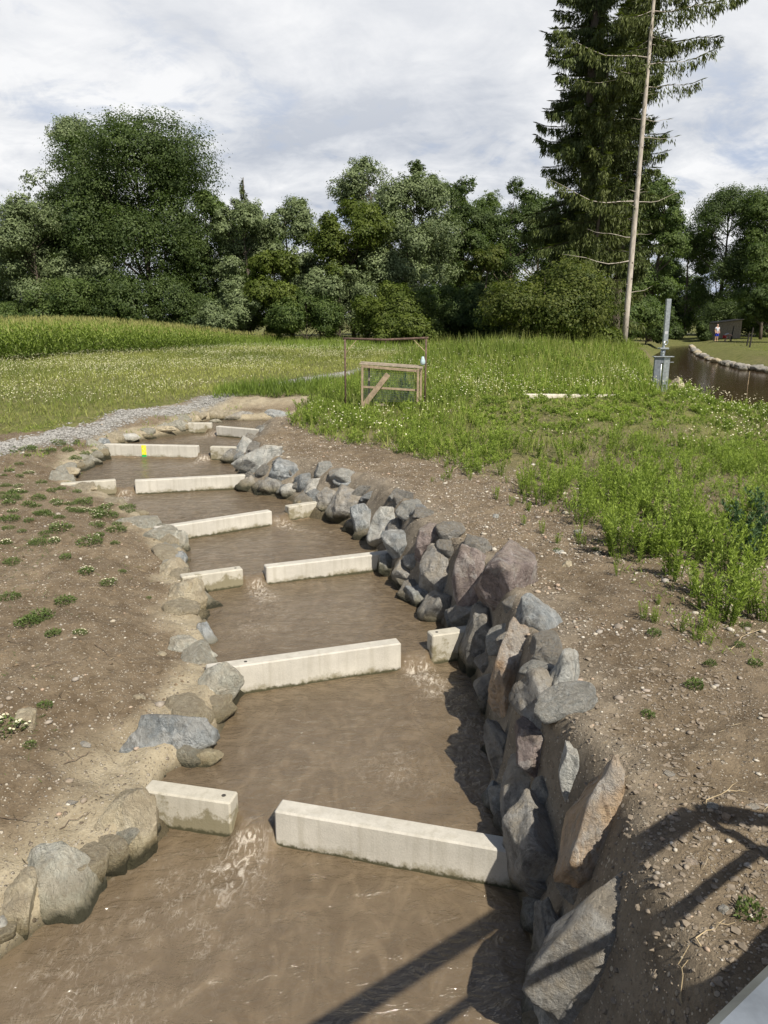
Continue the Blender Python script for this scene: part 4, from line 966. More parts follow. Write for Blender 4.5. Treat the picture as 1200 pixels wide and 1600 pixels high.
def mass_stuff():
    """the further weeds of the right bank, past counting: many stems set with leaves in one mesh"""
    rs = np.random.RandomState(71); n = 5200
    x = rs.uniform(-3, 22, n); y = 10.5 + 31 * rs.rand(n) ** 1.25
    k = inside(x, y, WEED) & ~inside(x, y, RIVER) & (fbm2(x, y, 0.55, 93, 3) + 0.4 * rs.rand(n) > 0.22 - 0.5 * sstep((y - 13) / 8)) & (pdist(x, y, RIVER, True) > 0.5)
    x, y = x[k], y[k]; n = len(x); z = ground(x, y); per = 30
    hh = rs.uniform(0.30, 0.62, n) * np.interp(y, [10, 18, 30, 42], [0.85, 0.9, 1.1, 1.6]) * (0.8 + 0.5 * fbm2(x, y, 0.4, 97, 2)) * np.clip(pdist(x, y, RIVER, True) / 4 + 0.2, 0.3, 1) * np.where((x > 2.5) & (x < 11) & (y > 17.5) & (y < 25.2), 0.5, 1)
    ns = 4; Ps, Ds, Ss, Ts = [], [], [], []
    for s_ in range(ns):
        ox, oy = rs.normal(0, 0.07, n), rs.normal(0, 0.07, n); lx, ly = rs.normal(0, 0.12, n), rs.normal(0, 0.12, n); h = hh * rs.uniform(0.6, 1.05, n)
        u = 0.1 + 0.9 * rs.rand(n, per) ** 0.8
        P = np.stack([(x + ox)[:, None] + lx[:, None] * u, (y + oy)[:, None] + ly[:, None] * u, z[:, None] + h[:, None] * u], -1).reshape(-1, 3)
        az = rs.uniform(0, 6.28, n * per); el = rs.uniform(0.3, 1.15, n * per); d = np.stack([np.cos(az) * np.cos(el), np.sin(az) * np.cos(el), np.sin(el)], -1)
        w = np.repeat(np.clip(y / 14, 0.8, 2.4), per)
        L = 0.058 * rs.uniform(0.6, 1.3, n * per) * np.sqrt(w); s = unit(np.cross(d, rs.normal(size=(n * per, 3)))) * (0.0062 * w)[:, None]
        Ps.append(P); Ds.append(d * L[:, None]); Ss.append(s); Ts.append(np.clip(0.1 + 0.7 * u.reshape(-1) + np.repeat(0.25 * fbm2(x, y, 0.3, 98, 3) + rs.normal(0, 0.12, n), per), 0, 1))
        Ps.append(np.stack([x + ox, y + oy, z - 0.02], -1)); Ds.append(np.stack([lx, ly, h], -1)); Ss.append(np.stack([0.004 + 0 * x, 0 * x, 0 * x], -1) * np.clip(y / 12, 0.8, 3)[:, None]); Ts.append(np.full(n, 0.2))
    V, Q = leaves(np.concatenate(Ps), np.concatenate(Ds), np.concatenate(Ss))
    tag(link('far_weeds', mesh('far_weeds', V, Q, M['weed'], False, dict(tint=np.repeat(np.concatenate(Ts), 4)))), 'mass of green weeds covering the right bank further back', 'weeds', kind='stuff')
gap_ = lambda x, y: np.clip(0.1 + 0.6 * sstep((y - 10) / 14) + 0.9 * fbm2(x, y, 0.7, 92, 3), 0.0, 1)
mass_stuff()
grass_stuff('bank_grass', WEED, 150000, (-3, 26, 6, 50), lambda x, y: np.interp(y, [6, 12, 18, 26, 36], [0.10, 0.15, 0.22, 0.38, 0.7]) * (1 + 0.35 * fbm2(x, y, 0.5, 94, 3)), 0.011, 202,
            'rough grass and weeds covering the right bank up to the trees', 'grass', 'weed', gap_, 1.0, lambda x, y: np.clip((y - 26) / 12, 0, 1) * -0.1 + 0.08)
grass_stuff('bank_grass_tips', WEED, 26000, (-3, 26, 15, 50), lambda x, y: np.interp(y, [15, 20, 26, 36], [0.4, 0.55, 0.7, 1.0]), 0.012, 203,
            'pale seeding grass stems rising from the right bank growth', 'grass', 'grass', None, 1.0, lambda x, y: 0.1)
flower_field('bank_flowers', WEED, 20000, (-2, 18, 15, 40), 0.48, 0.016, 213, 'white mayweed flowers sprinkled through the right bank growth', 0.30)
grass_stuff('bank_litter', WEED, 9000, (-3, 8, 4, 15), lambda x, y: 0.09 + 0 * x, 0.004, 204, 'dry stalks and small sprouts between the right bank weeds', 'dry litter', 'grass', None, 1.0, lambda x, y: 0.25)
verge = [(-7.2, 23.6), (-5.6, 26.5), (-2, 27.5), (1.0, 26.4), (0.5, 25.3), (-3, 26.0), (-5.5, 25.2), (-6.6, 22.9)]
grass_stuff('verge_weeds', [(-5.6, 25.4), (-3.0, 25.9), (-0.5, 25.5), (0, 28), (-2, 29), (-5.6, 27.2)], 26000, (-8, 1, 20, 30), lambda x, y: 0.5 + 0.2 * fbm2(x, y, 1.5, 95, 2), 0.012, 205, 'green weeds in a strip between the mud bank and the track', 'weeds', 'weed')
grass_stuff('track_weeds', None, 9000, (-11, -4.5, 14.5, 25), lambda x, y: 0.13 + 0 * x, 0.008, 206, 'sparse small weeds along the near edge of the track', 'weeds', 'weed',
            lambda x, y: np.clip(1 - np.abs(pdist(x, y, PATHC) - 0.95) / 0.6, 0, 1) * (fbm2(x, y, 1.0, 96, 2) > -0.1))
FARL = [(-300, 66), (-60, 66), (-40, 70), (0, 66), (14, 48), (19, 60), (28, 80), (45, 125), (0, 200), (-300, 200)]
grass_stuff('wood_edge_grass', [(-14, 58), (3, 50), (14, 46), (17, 52), (22, 66), (10, 72), (-12, 76)], 26000, (-14, 22, 46, 76), lambda x, y: 0.7 + 0 * x, 0.014, 207, 'tall grass along the foot of the wood', 'grass', 'weed')
LAWN = [(24.4, 47.2), (25, 60), (29.9, 74), (37, 96), (60, 96), (70, 40), (44, 38.6), (29, 43.2)]
grass_stuff('lawn_grass', LAWN, 40000, (24, 48, 40, 96), lambda x, y: 0.07 + 0 * x, 0.014, 208, 'mown grass of the far river bank', 'grass', 'grass')

# corn field
def corn_field():
    rs = np.random.RandomState(3); pts = []
    A = np.array(CORNF)
    for row in range(26):
        dep = row * 0.75
        for i in range(len(A) - 1):
            u = A[i + 1] - A[i]; L = np.linalg.norm(u); u = u / L; nrm = np.array([-u[1], u[0]])
            step = 0.16 if row < 5 else 0.24
            for q in np.arange(0, L, step): pts.append((*(A[i] + u * q + nrm * (dep + rs.normal(0, 0.06)) + rs.normal(0, 0.04, 2)), row))
    pts = np.array(pts); x, y = pts[:, 0], pts[:, 1]; n = len(pts)
    H = np.interp(x + 0.25 * (y - 40), [-22, -17, -13, -9, -5], [2.2, 2.15, 1.85, 1.45, 0.9]) * rs.uniform(0.86, 1.08, n) * np.where(pts[:, 2] < 1, 0.82, 1)
    zb = ground(x, y); front = pts[:, 2] < 7
    Ps, Ds, Ss, Bs, Ts = [], [], [], [], []
    for j in range(10):
        k = front | (j > 5); m_ = k.sum(); f = 0.10 + 0.078 * j + rs.uniform(-0.03, 0.03, m_)
        az = rs.uniform(0, 6.28, m_); el = rs.uniform(0.45, 1.15, m_); L = rs.uniform(0.45, 0.8, m_) * (1 - 0.3 * (j > 7)) * H[k] / 2.1
        d = np.stack([np.cos(az) * np.cos(el), np.sin(az) * np.cos(el), np.sin(el)], -1)
        P = np.stack([x[k], y[k], zb[k] + H[k] * f], -1)
        s = unit(np.cross(d, np.array([0, 0, 1.0]))) * (0.035 * rs.uniform(0.7, 1.3, m_))[:, None]
        # arching leaf: an upright half and a hanging half
        P2 = P + d * (L * 0.62)[:, None]; d2 = unit(d * np.array([1, 1, 0]) + np.array([0, 0, -0.25]))
        for PP, DD, mid in ((P, d * (L * 0.75)[:, None], 0.5), (P2, d2 * (L * 0.6)[:, None], 0.35)):
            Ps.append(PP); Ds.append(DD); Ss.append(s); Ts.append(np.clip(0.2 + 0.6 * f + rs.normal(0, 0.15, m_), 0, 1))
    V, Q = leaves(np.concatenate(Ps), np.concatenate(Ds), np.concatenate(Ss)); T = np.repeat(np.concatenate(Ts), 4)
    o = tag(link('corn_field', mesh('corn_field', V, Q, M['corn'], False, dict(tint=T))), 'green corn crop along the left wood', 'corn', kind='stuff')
    Ps, Ds, Ss = [], [], []
    for j in range(2):
        az = rs.uniform(0, 6.28, n); el = rs.uniform(0.9, 1.5, n); d = np.stack([np.cos(az) * np.cos(el), np.sin(az) * np.cos(el), np.sin(el)], -1)
        Ps.append(np.stack([x, y, zb + H * 0.93], -1)); Ds.append(d * rs.uniform(0.22, 0.36, n)[:, None]); Ss.append(unit(np.cross(d, rs.normal(size=(n, 3)))) * 0.016)
    V, Q = leaves(np.concatenate(Ps), np.concatenate(Ds), np.concatenate(Ss))
    link('tassels', mesh('tassels', V, Q, M['tassel'], False, dict(tint=np.repeat(rs.rand(len(Q)), 4))), o)['kind'] = 'stuff'
corn_field()

# ------------------------------------------------------------------ trees
LEAF = {
    'dark': leaf_mat('leaf_dark', (0.038, 0.064, 0.020), (0.138, 0.186, 0.058)),
    'mid': leaf_mat('leaf_mid', (0.050, 0.084, 0.024), (0.178, 0.235, 0.068)),
    'olive': leaf_mat('leaf_olive', (0.062, 0.092, 0.016), (0.185, 0.225, 0.045)),
    'willow': leaf_mat('leaf_willow', (0.075, 0.105, 0.043), (0.255, 0.305, 0.145), 0.25),
    'yellow': leaf_mat('leaf_yellowing', (0.048, 0.075, 0.014), (0.17, 0.19, 0.045)),
    'spruce': leaf_mat('spruce_needles', (0.034, 0.054, 0.018), (0.140, 0.172, 0.050), 0.12),
    'spruce_light': leaf_mat('spruce_needles_light', (0.05, 0.068, 0.020), (0.17, 0.195, 0.06), 0.25),
}
def crown(rs, W, zlo, zhi, nl, nleaf, lf, shape=1.8, dens=1.0, zpow=1.0, depth=0.85, clump=0.36):
    """leaf diamonds gathered in clumps over many lobes that fill an uneven crown; returns mesh arrays and lobe centres"""
    H = zhi - zlo; cen = []; rad = []
    for i in range(nl):
        t = rs.rand() ** zpow; prof = (1 - abs(2 * t - 1) ** shape) ** (1 / shape); prof = max(prof, 0.35 if t < 0.5 else 0.12)
        R = W * rs.uniform(0.26, 0.50) * (0.6 + 0.4 * prof); a = rs.uniform(0, 6.28); q = max(W * prof * 1.12 - R * 0.7, 0) * math.sqrt(rs.uniform(0.2, 1))
        z = zlo + R * 0.6 + t * max(H - R * 1.35, 0.1)
        cen.append((q * math.cos(a), q * math.sin(a) * depth, z)); rad.append(R)
    cen = np.array(cen); rad = np.array(rad)
    ncl = max(int(nleaf / 34), nl * 4); li = rs.choice(nl, ncl, p=rad ** 2 / (rad ** 2).sum())
    d = unit(rs.normal(size=(ncl, 3)) + np.array([0, -0.15, 0.28])); cc = cen[li] + d * (rad[li] * rs.uniform(0.45, 1.05, ncl))[:, None] * np.array([1, 1, 0.85])
    cr = rad[li] * clump * rs.uniform(0.5, 1.25, ncl); ct = np.clip(rs.normal(0.45, 0.2, ncl), 0, 1)
    ci = np.repeat(np.arange(ncl), 34); n = len(ci)
    P = cc[ci] + rs.normal(0, 0.5, (n, 3)) * cr[ci][:, None] * np.array([1, 1, 0.7])
    P[:, 2] = np.maximum(P[:, 2], zlo * 0.3 + 0.05)
    nr = unit(d[ci] * 0.9 + unit(P - cc[ci] + 1e-6) * 0.5 + np.array([0, 0, 0.35]) + rs.normal(0, 0.38, (n, 3))); L = lf * rs.uniform(0.6, 1.35, n)
    dd = unit(np.cross(nr, rs.normal(size=(n, 3)))); S = np.cross(nr, dd) * (L * 0.30)[:, None]
    V, Q = leaves(P, dd * L[:, None], S); T = np.clip(ct[ci] + rs.normal(0, 0.10, n), 0, 1)
    return V, Q, np.repeat(T, 4), cen, rad
def tree(name, label, cx, top, hw, Y, leaf, seed, nleaf=9000, nl=16, lo=0.04, shape=2.8, lf=0.30, group='trees of the wood behind', cat='tree', zpow=0.85, clump=0.33, trunk_r=None, basez=None):
    rs = np.random.RandomState(seed); p = atY(cx, 495, Y); x = p[0]; gz = float(ground(x, Y)[0]) if basez is None else basez
    ztop = atY(cx, top, Y)[2]; H = ztop - gz; Wd = hw * 1.2 * (Y * CT + 0) / FPX
    o = empty(name, (x, Y, gz))
    V, Q, T, cen, rad = crown(rs, Wd, H * lo, H, int(nl * 1.45), int(nleaf * 4.6), lf * 0.68, shape, 1, zpow, 0.85, clump)
    link('crown', mesh('crown', V, Q, LEAF[leaf], False, dict(tint=T)), o)
    mb = MB(); r0 = trunk_r or max(0.07, 0.018 * H); ht = H * 0.82; n_ = 8; t = np.linspace(0, 1, n_)
    C = np.stack([0.03 * H * np.sin(t * 3 + seed) * t, 0.02 * H * np.cos(t * 2.3 + seed) * t, -0.2 + t * ht], -1); C[:, :2] -= C[0, :2]
    mb.tube(C, r0 * (1 - 0.85 * t), 8)
    for c, R in sorted(zip(cen.tolist(), rad.tolist()), key=lambda q: q[0][2])[:: max(1, nl // 14)]:
        c = np.array(c); zb = max(0.12 * H, c[2] - np.linalg.norm(c[:2]) * 0.8 - R * 0.3); k = min(max(zb / ht, 0.05), 0.92)
        b0 = np.array([np.interp(k, t, C[:, i]) for i in range(3)]); mdl = (b0 + c) / 2 + np.array([0, 0, -0.05 * H * 0.3])
        mb.tube(np.stack([b0, mdl, c]), np.array([0.42, 0.3, 0.12]) * r0 * (1 - 0.6 * k), 5, False)
    mb.obj('trunk', M['bark'], o, True)
    return tag(o, label, cat, group)
TG = 'trees of the wood edge'
TREES = [
    ('big_tree', 'pale grey green willow rising at the upper left of the largest tree', 140, 178, 62, 82, 'willow', 1, 9000, 15, 0.25),
    ('big_tree', 'largest tree on the left, broad dark green crown above the corn', 238, 166, 104, 76, 'dark', 2, 30000, 44, 0.06),
    ('leafy_tree', 'grey green willow at the left end of the wood, above the corn', 68, 300, 62, 74, 'willow', 3, 12000, 20, 0.03),
    ('leafy_tree', 'dark tree crowding the left flank of the largest tree', 128, 262, 58, 79, 'dark', 4, 12000, 18, 0.03),
    ('leafy_tree', 'low dark tree cut by the left picture edge', 2, 392, 40, 78, 'dark', 5, 6000, 12, 0.02),
    ('leafy_tree', 'dark green tree on the right shoulder of the largest tree', 326, 282, 42, 77, 'mid', 6, 9000, 16, 0.03),
    ('leafy_tree', 'grey green willow right of the largest tree, below the fir tip', 388, 308, 46, 74, 'willow', 7, 11000, 18, 0.03),
    ('leafy_tree', 'pale willow with a broad top left of the gap of sky', 456, 295, 44, 76, 'willow', 8, 9500, 16, 0.03),
    ('leafy_tree', 'small rounded mid green tree standing forward of the willows', 434, 388, 42, 69, 'olive', 9, 8000, 14, 0.02),
    ('leafy_tree', 'round olive green tree with a dark trunk right of the gap of sky', 553, 310, 56, 72, 'olive', 10, 11000, 18, 0.30),
    ('leafy_tree', 'thin crowned tall willow above the round olive tree', 574, 242, 46, 86, 'willow', 11, 5200, 15, 0.35),
    ('leafy_tree', 'huge grey green willow in the middle of the wood', 640, 266, 66, 74, 'willow', 12, 17000, 26, 0.03),
    ('leafy_tree', 'dark tree top peeping over the huge willow', 656, 249, 34, 92, 'dark', 13, 5000, 10, 0.4),
    ('leafy_tree', 'tall dark green tree right of the huge willow', 722, 268, 48, 82, 'dark', 14, 13000, 20, 0.03),
    ('leafy_tree', 'dark green tree between the tall dark one and the spruces', 798, 279, 52, 86, 'dark', 15, 13000, 20, 0.04),
    ('leafy_tree', 'dark tree standing behind the left side of the spruces', 862, 300, 45, 90, 'dark', 16, 9000, 16, 0.04),
    ('leafy_tree', 'small yellowish tree in front of the dark trees', 757, 368, 26, 74, 'yellow', 17, 3600, 9, 0.1),
    ('leafy_tree', 'green tree rising right behind the bare trunk', 1018, 262, 42, 78, 'mid', 18, 12000, 20, 0.02),
    ('leafy_tree', 'dark broad tree behind the people on the far bank', 1120, 290, 58, 104, 'dark', 19, 15000, 22, 0.03),
    ('leafy_tree', 'tall tree with lit top at the right picture edge', 1188, 272, 52, 100, 'mid', 20, 14000, 22, 0.03),
    ('leafy_tree', 'dark tree closing the gap over the far river', 1070, 352, 34, 112, 'dark', 21, 8000, 14, 0.02),
    ('leafy_tree', 'dark tree leaning over the river bend behind the sluice', 1040, 392, 40, 118, 'dark', 22, 9000, 14, 0.01),
    ('leafy_tree', 'leafy tree with sunlit sprays standing on the far lawn', 1192, 372, 44, 84, 'mid', 23, 8000, 14, 0.22),
    ('leafy_tree', 'dark tree overhanging the lawn at the right picture edge', 1248, 280, 60, 96, 'dark', 25, 13000, 20, 0.10),
    ('leafy_tree', 'tree further right than the picture edge on the far bank', 1262, 300, 60, 96, 'dark', 24, 10000, 16, 0.03),
]
TREES += [('leafy_tree', lab, cx_, tp_, hw_, Y_, lf_, sd_, 6500, 14, 0.02) for lab, cx_, tp_, hw_, Y_, lf_, sd_ in (
    ('tree filling the skyline between the largest tree and the willows', 352, 318, 44, 92, 'dark', 121), ('tree seen behind the pale willow left of the gap of sky', 428, 340, 40, 94, 'mid', 122),
    ('low tree behind the gap of sky', 500, 400, 42, 96, 'willow', 123), ('tree filling in behind the huge willow on its left', 606, 288, 40, 98, 'mid', 124), ('dark tree behind the right edge of the huge willow', 692, 284, 38, 98, 'dark', 125),
    ('mid green tree between the two dark ones left of the spruces', 764, 294, 42, 99, 'mid', 126), ('dark tree behind the dense spruce', 836, 300, 44, 104, 'dark', 127), ('green tree standing behind the bare trunk', 985, 300, 40, 96, 'mid', 128),
    ('willow hiding the foot of the largest tree on its left', 165, 395, 52, 73, 'willow', 129), ('dark tree at the left end behind the willow', 30, 372, 46, 90, 'dark', 130))]
for t_ in TREES: tree(*t_, group=TG)
BUSH = [
    ('big bush of yellowing hazel under the dark spruce', 846, 398, 84, 45, 'yellow', 31, 15000, 24),
    ('grey green willow bush right of the small rounded tree', 530, 408, 50, 70, 'willow', 32, 9000, 14),
    ('dark bush at the foot of the largest tree', 212, 416, 76, 71, 'dark', 33, 9000, 15),
    ('bush above the corn below the left willow', 110, 432, 66, 71, 'mid', 34, 7500, 13),
    ('low bush at the left picture edge above the corn', 18, 470, 44, 71, 'mid', 35, 5000, 10),
    ('grey leaved bush at the right end of the corn', 356, 440, 44, 68, 'willow', 36, 7500, 13),
    ('dark bush filling in right of the corn end', 300, 458, 44, 72, 'dark', 37, 6000, 11),
    ('mid green bush left of the round olive tree trunk', 478, 452, 48, 68, 'mid', 38, 7500, 13),
    ('leafy bush under the huge willow', 610, 442, 52, 66, 'olive', 39, 8500, 14),
    ('dark bush right of the huge willow foot', 690, 440, 52, 70, 'mid', 40, 9000, 14),
    ('low light green bush behind the iron frame', 640, 486, 46, 62, 'olive', 41, 6500, 11),
    ('shady bush left of the yellowing hazel', 758, 440, 46, 66, 'dark', 42, 8000, 13),
    ('bush behind the bare spruce trunk at the river', 960, 440, 52, 58, 'mid', 43, 9000, 14),
    ('dark bush between the bare trunk and the sluice', 1012, 462, 34, 70, 'dark', 44, 6000, 11),
    ('small sunlit bush at the end of the river', 1044, 498, 26, 128, 'olive', 45, 3000, 9),
    ('dark bush behind the grey shed', 1150, 440, 52, 100, 'dark', 46, 8000, 13),
    ('reddish shaded bush left of the standing person', 1104, 500, 14, 86, 'dark', 47, 2600, 8),
    ('dark bush right of the grey shed', 1205, 452, 40, 92, 'dark', 48, 6500, 11),
    ('dark low bush hanging over the far river bank beyond the stakes', 1212, 436, 40, 74, 'dark', 52, 6000, 11),
    ('dark bush on the far shore between the sluice and the river bend', 1032, 500, 30, 92, 'dark', 53, 5000, 10),
    ('dark bush closing the view up the river', 1064, 452, 44, 116, 'dark', 51, 7000, 13),
    ('bright leafy bush at the foot of the bare trunk', 942, 512, 26, 45, 'olive', 49, 3200, 9),
]
for lab, cx_, tp_, hw_, Y_, lf_, sd_, nlf, nl_ in BUSH:
    tree('bush', lab, cx_, tp_, hw_, Y_, lf_, sd_, nlf, nl_, 0.0, 2.4, 0.22 if Y_ < 50 else 0.27, 'bushes of the wood edge', 'bush', 0.8, 0.34, 0.06, -2.95 if 1030 < cx_ < 1060 else None)

def spruce(label, cx_, Y, top_z, hw, seed, leaf, lo, nbr, trunk_mat, r0, lean=0.0, thin=1.0, name='spruce', explicit=(), side=None):
    rs = np.random.RandomState(seed); x = atY(cx_, 495, Y)[0]; gz = float(ground(x, Y)[0]); H = top_z - gz; o = empty(name, (x, Y, gz))
    t = np.linspace(0, 1, 14); C = np.stack([lean * t * H, 0 * t, -0.3 + t * (H + 0.3)], -1)
    br = MB(); br.tube(C, r0 * (1 - 0.8 * t), 12); Ps, Ds, Ss, Ts = [], [], [], []
    spec = [(lo + (1 - lo) * ((i + rs.rand()) / nbr), rs.uniform(0, 6.28), None, 1.0) for i in range(nbr)] + list(explicit)
    for f, az, Lx, fol in spec:
        if Lx is None and trunk_mat is M.get('pale_bark') and math.sin(az) < -0.35: az = -az        # limbs on the bridge side have been cut
        L = Lx or hw * (1 - f) ** 0.55 * rs.uniform(0.5, 1.15) * (1.0 if side is None else side(az))
        if Lx is None and f < lo + 0.06: L *= 0.7
        b0 = np.array([lean * f * H, 0, f * H]); dv = np.array([math.cos(az), math.sin(az), 0])
        u = np.linspace(0, 1, 7); droop = -rs.uniform(0.12, 0.5) * u + rs.uniform(0.05, 0.35) * u ** 3 if Lx is None else rs.uniform(0.12, 0.34) * u ** rs.uniform(1.4, 2.2) - rs.uniform(0.05, 0.16) * u + 0.02 * np.sin(u * 9 + seed + f * 50)
        B = b0 + dv * (L * u)[:, None] + np.stack([0 * u, 0 * u, droop * L], -1)
        br.tube(B, 0.030 * (1 - 0.85 * u) * (0.5 + L / 6), 4, False)
        n = int(L * 46 * thin * fol)
        if n < 1: continue
        q = 0.05 + 0.95 * rs.rand(n) ** 0.85; Pq = np.stack([np.interp(q, u, B[:, i]) for i in range(3)], -1)
        sd_ = np.array([-math.sin(az), math.cos(az), 0]); off = rs.normal(0, 0.20, n) * L * (1 - q * 0.6) * 0.6
        Pq = Pq + sd_ * off[:, None] + np.array([0, 0, -0.12]) * np.abs(off)[:, None]
        kk = 5
        hang = rs.uniform(0.25, 0.95, n) * (1.15 - 0.7 * q)
        for j in range(kk):
            w = (j + rs.rand(n)) / kk; base = Pq + np.stack([rs.normal(0, 0.03, n), rs.normal(0, 0.03, n), -hang * w], -1)
            d = unit(np.stack([rs.normal(0, 0.35, n), rs.normal(0, 0.35, n), -np.ones(n)], -1) + dv * 0.25)
            ln = rs.uniform(0.16, 0.34, n); s = unit(np.cross(d, rs.normal(size=(n, 3)))) * rs.uniform(0.018, 0.042, n)[:, None]
            Ps.append(base); Ds.append(d * ln[:, None]); Ss.append(s); Ts.append(np.clip(0.3 + 0.35 * q + rs.normal(0, 0.16, n), 0, 1))
        m2 = max(2, n // 2); q = 0.1 + 0.95 * rs.rand(m2); Pq = np.stack([np.interp(q, u, B[:, i]) for i in range(3)], -1)
        d = unit(dv * 0.8 + sd_ * rs.normal(0, 0.8, (m2, 1)) + np.array([0, 0, 0.15])); s = unit(np.cross(d, np.array([0, 0.2, 1]))) * 0.045
        Ps.append(Pq); Ds.append(d * rs.uniform(0.2, 0.5, m2)[:, None]); Ss.append(s); Ts.append(np.clip(0.5 + rs.normal(0, 0.2, m2), 0, 1))
    br.obj('trunk', trunk_mat, o, True)
    V, Q = leaves(np.concatenate(Ps), np.concatenate(Ds), np.concatenate(Ss))
    link('crown', mesh('crown', V, Q, LEAF[leaf], False, dict(tint=np.repeat(np.concatenate(Ts), 4))), o)
    return tag(o, label, 'tree', 'spruces beside the river')
mpb, t, b = new_mat('pale_spruce_bark'); co = t.new('ShaderNodeTexCoord').outputs['Object']
c = t.ramp(t.noise(t.mapv(co, (6, 6, 1.2)), 2.0, 7, 0.7), 0.3, 0.7, (0.24, 0.205, 0.165), (0.62, 0.56, 0.48))
kn = t.voro(t.mapv(co, (1, 1, 0.8)), 2.6)
c = t.mix(t.ramp(kn, 0.10, 0.15, (1, 1, 1), (0, 0, 0)), c, (0.07, 0.05, 0.04))
t.l.new(c, b.inputs['Base Color']); b.inputs['Roughness'].default_value = 0.9
M['pale_bark'] = mpb
spruce('dense dark spruce with drooping branches, left of the bare trunk', 902, 52, 33, 4.3, 61, 'spruce', 0.03, 275, M['bark'], 0.40, thin=1.25)
spruce('dark spruce close behind the bare trunk', 962, 54, 31, 3.2, 62, 'spruce', 0.14, 195, M['bark'], 0.33, thin=1.15)
stub = np.random.RandomState(8)
ex = [(stub.uniform(0.03, 0.5), stub.uniform(0, 6.28), stub.uniform(0.15, 0.7), 0.0) for _ in range(46)] + [(f, az, L, fo) for f, az, L, fo in ((0.61, 0.1, 6.6, 1.3), (0.575, -0.15, 5.0, 1.2), (0.53, 0.2, 4.2, 0.9), (0.49, -0.1, 3.6, 0.6), (0.455, 0.15, 3.2, 0.5), (0.64, 0.3, 4.6, 1.2), (0.67, -0.3, 4.2, 1.2),
                                              (0.50, 3.3, 5.0, 0.5), (0.47, 2.9, 3.8, 0.4), (0.26, 3.2, 5.2, 0.35), (0.26, 0.1, 2.6, 0.0), (0.20, 3.0, 2.6, 0.0), (0.205, -0.2, 1.0, 0.0), (0.155, 3.3, 4.2, 0.06), (0.40, 0.2, 1.8, 0.05), (0.37, 0.0, 2.0, 0.1), (0.10, 0.3, 1.6, 0.0))]
spruce('tall bare trunked spruce with pale bark and branches only high up', 978, 46.6, 29, 3.5, 63, 'spruce_light', 0.47, 88, mpb, 0.18, lean=0.012, thin=0.9, explicit=ex)
spruce('thin olive young spruce between the dark spruce and the bare trunk', 925, 49, 15.0, 3.1, 64, 'spruce_light', 0.06, 130, M['bark'], 0.15, thin=0.8)
spruce('distant fir tip standing above the willows', 389, 96, atY(389, 277, 96)[2], 2.4, 65, 'spruce', 0.5, 50, M['bark'], 0.2, thin=0.8)
spruce('distant dark fir at the right picture edge', 1186, 112, atY(1186, 268, 112)[2], 3.2, 66, 'spruce', 0.2, 80, M['bark'], 0.25, thin=0.8)
# ------------------------------------------------------------------ rusty iron frame and the wooden frame under it
def pt(px, py, Y): return Vector(atY(px, py, Y))
def gz(x, y): return float(ground(x, y)[0])
YG = 22.6
pl, pr = atY(538.5, 530, YG), atY(666, 529, YG)
o = empty('iron_frame', (pl[0], YG, gz(pl[0], YG))); oz = o.location.z
wd = pr[0] - pl[0]; hl = pl[2] - oz; hr = pr[2] - oz
mb = MB(); mb.tube([(0, 0, -0.2), (0.01, 0, hl)], 0.028, 8); mb.obj('post', M['rust'], o, True)
mb = MB(); mb.tube([(wd - 0.02, 0, -0.2), (wd, 0, hr)], 0.028, 8); mb.obj('post', M['rust'], o, True)
mb = MB(); mb.tube([(-0.06, 0, hl + 0.02), (wd * 0.5, 0, hl - 0.015), (wd + 0.06, 0, hr + 0.02)], 0.032, 8); mb.obj('crossbar', M['rust'], o, True)
mb = MB(); mb.tube([(0.02, 0, hl - 0.40), (0.36, 0, hl)], 0.010, 6); mb.obj('brace', M['straw'], o)
mb = MB(); mb.tube([(wd - 0.03, 0, hr - 0.36), (wd - 0.40, 0, hr)], 0.010, 6); mb.obj('brace', M['straw'], o)
mb = MB(); mb.tube([(wd * 0.5, 0, hl), (wd * 0.5 + 0.01, 0.0, hl - 0.11)], 0.012, 6); mb.obj('hook', M['rust'], o)
q = atY(660.5, 563, YG); a = np.linspace(0, 6.283, 13)
mb = MB(); mb.tube(np.stack([q[0] - pl[0] + 0 * a[:5], -0.05 + 0 * a[:5], np.linspace(-0.13, 0.11, 5) + q[2] - oz], -1), [0.05, 0.075, 0.07, 0.05, 0.03], 10)
mb.obj('plastic_bottle', M['plate'], o, True)
tag(o, 'rusty iron frame of two posts and a crossbar at the end of the pools', 'frame')

YF = 22.1
a_ = atY(564, 570, YF); b_ = atY(656, 577, YF); d_ = 0.55
o = empty('wooden_frame', (a_[0], YF, gz(a_[0], YF))); oz = o.location.z; w_ = b_[0] - a_[0]; h_ = a_[2] - oz; h2 = b_[2] - oz
def beam(name, p, q, w, h, mat, par, bev=0.004):
    mb = MB(); mb.beam(p, q, w, h, bev); return mb.obj(name, mat, par)
beam('post', (0.02, 0, -0.15), (0.04, 0, h_), 0.06, 0.085, M['wood'], o)
beam('post', (w_ - 0.06, 0, -0.15), (w_ - 0.05, 0, h2), 0.06, 0.10, M['wood'], o)
beam('post', (w_ + 0.05, d_, -0.15), (w_ + 0.06, d_, h2 + 0.02), 0.06, 0.08, M['wood'], o)
beam('post', (0.20, d_, -0.15), (0.22, d_, h_ + 0.02), 0.06, 0.08, M['wood_grey'], o)
beam('top_board', (-0.05, 0.05, h_ + 0.03), (w_ + 0.08, 0.10, h2 + 0.03), 0.17, 0.035, M['wood_grey'], o)
beam('top_board', (-0.02, 0.30, h_ + 0.055), (w_ + 0.10, 0.36, h2 + 0.035), 0.20, 0.035, M['wood_grey'], o)
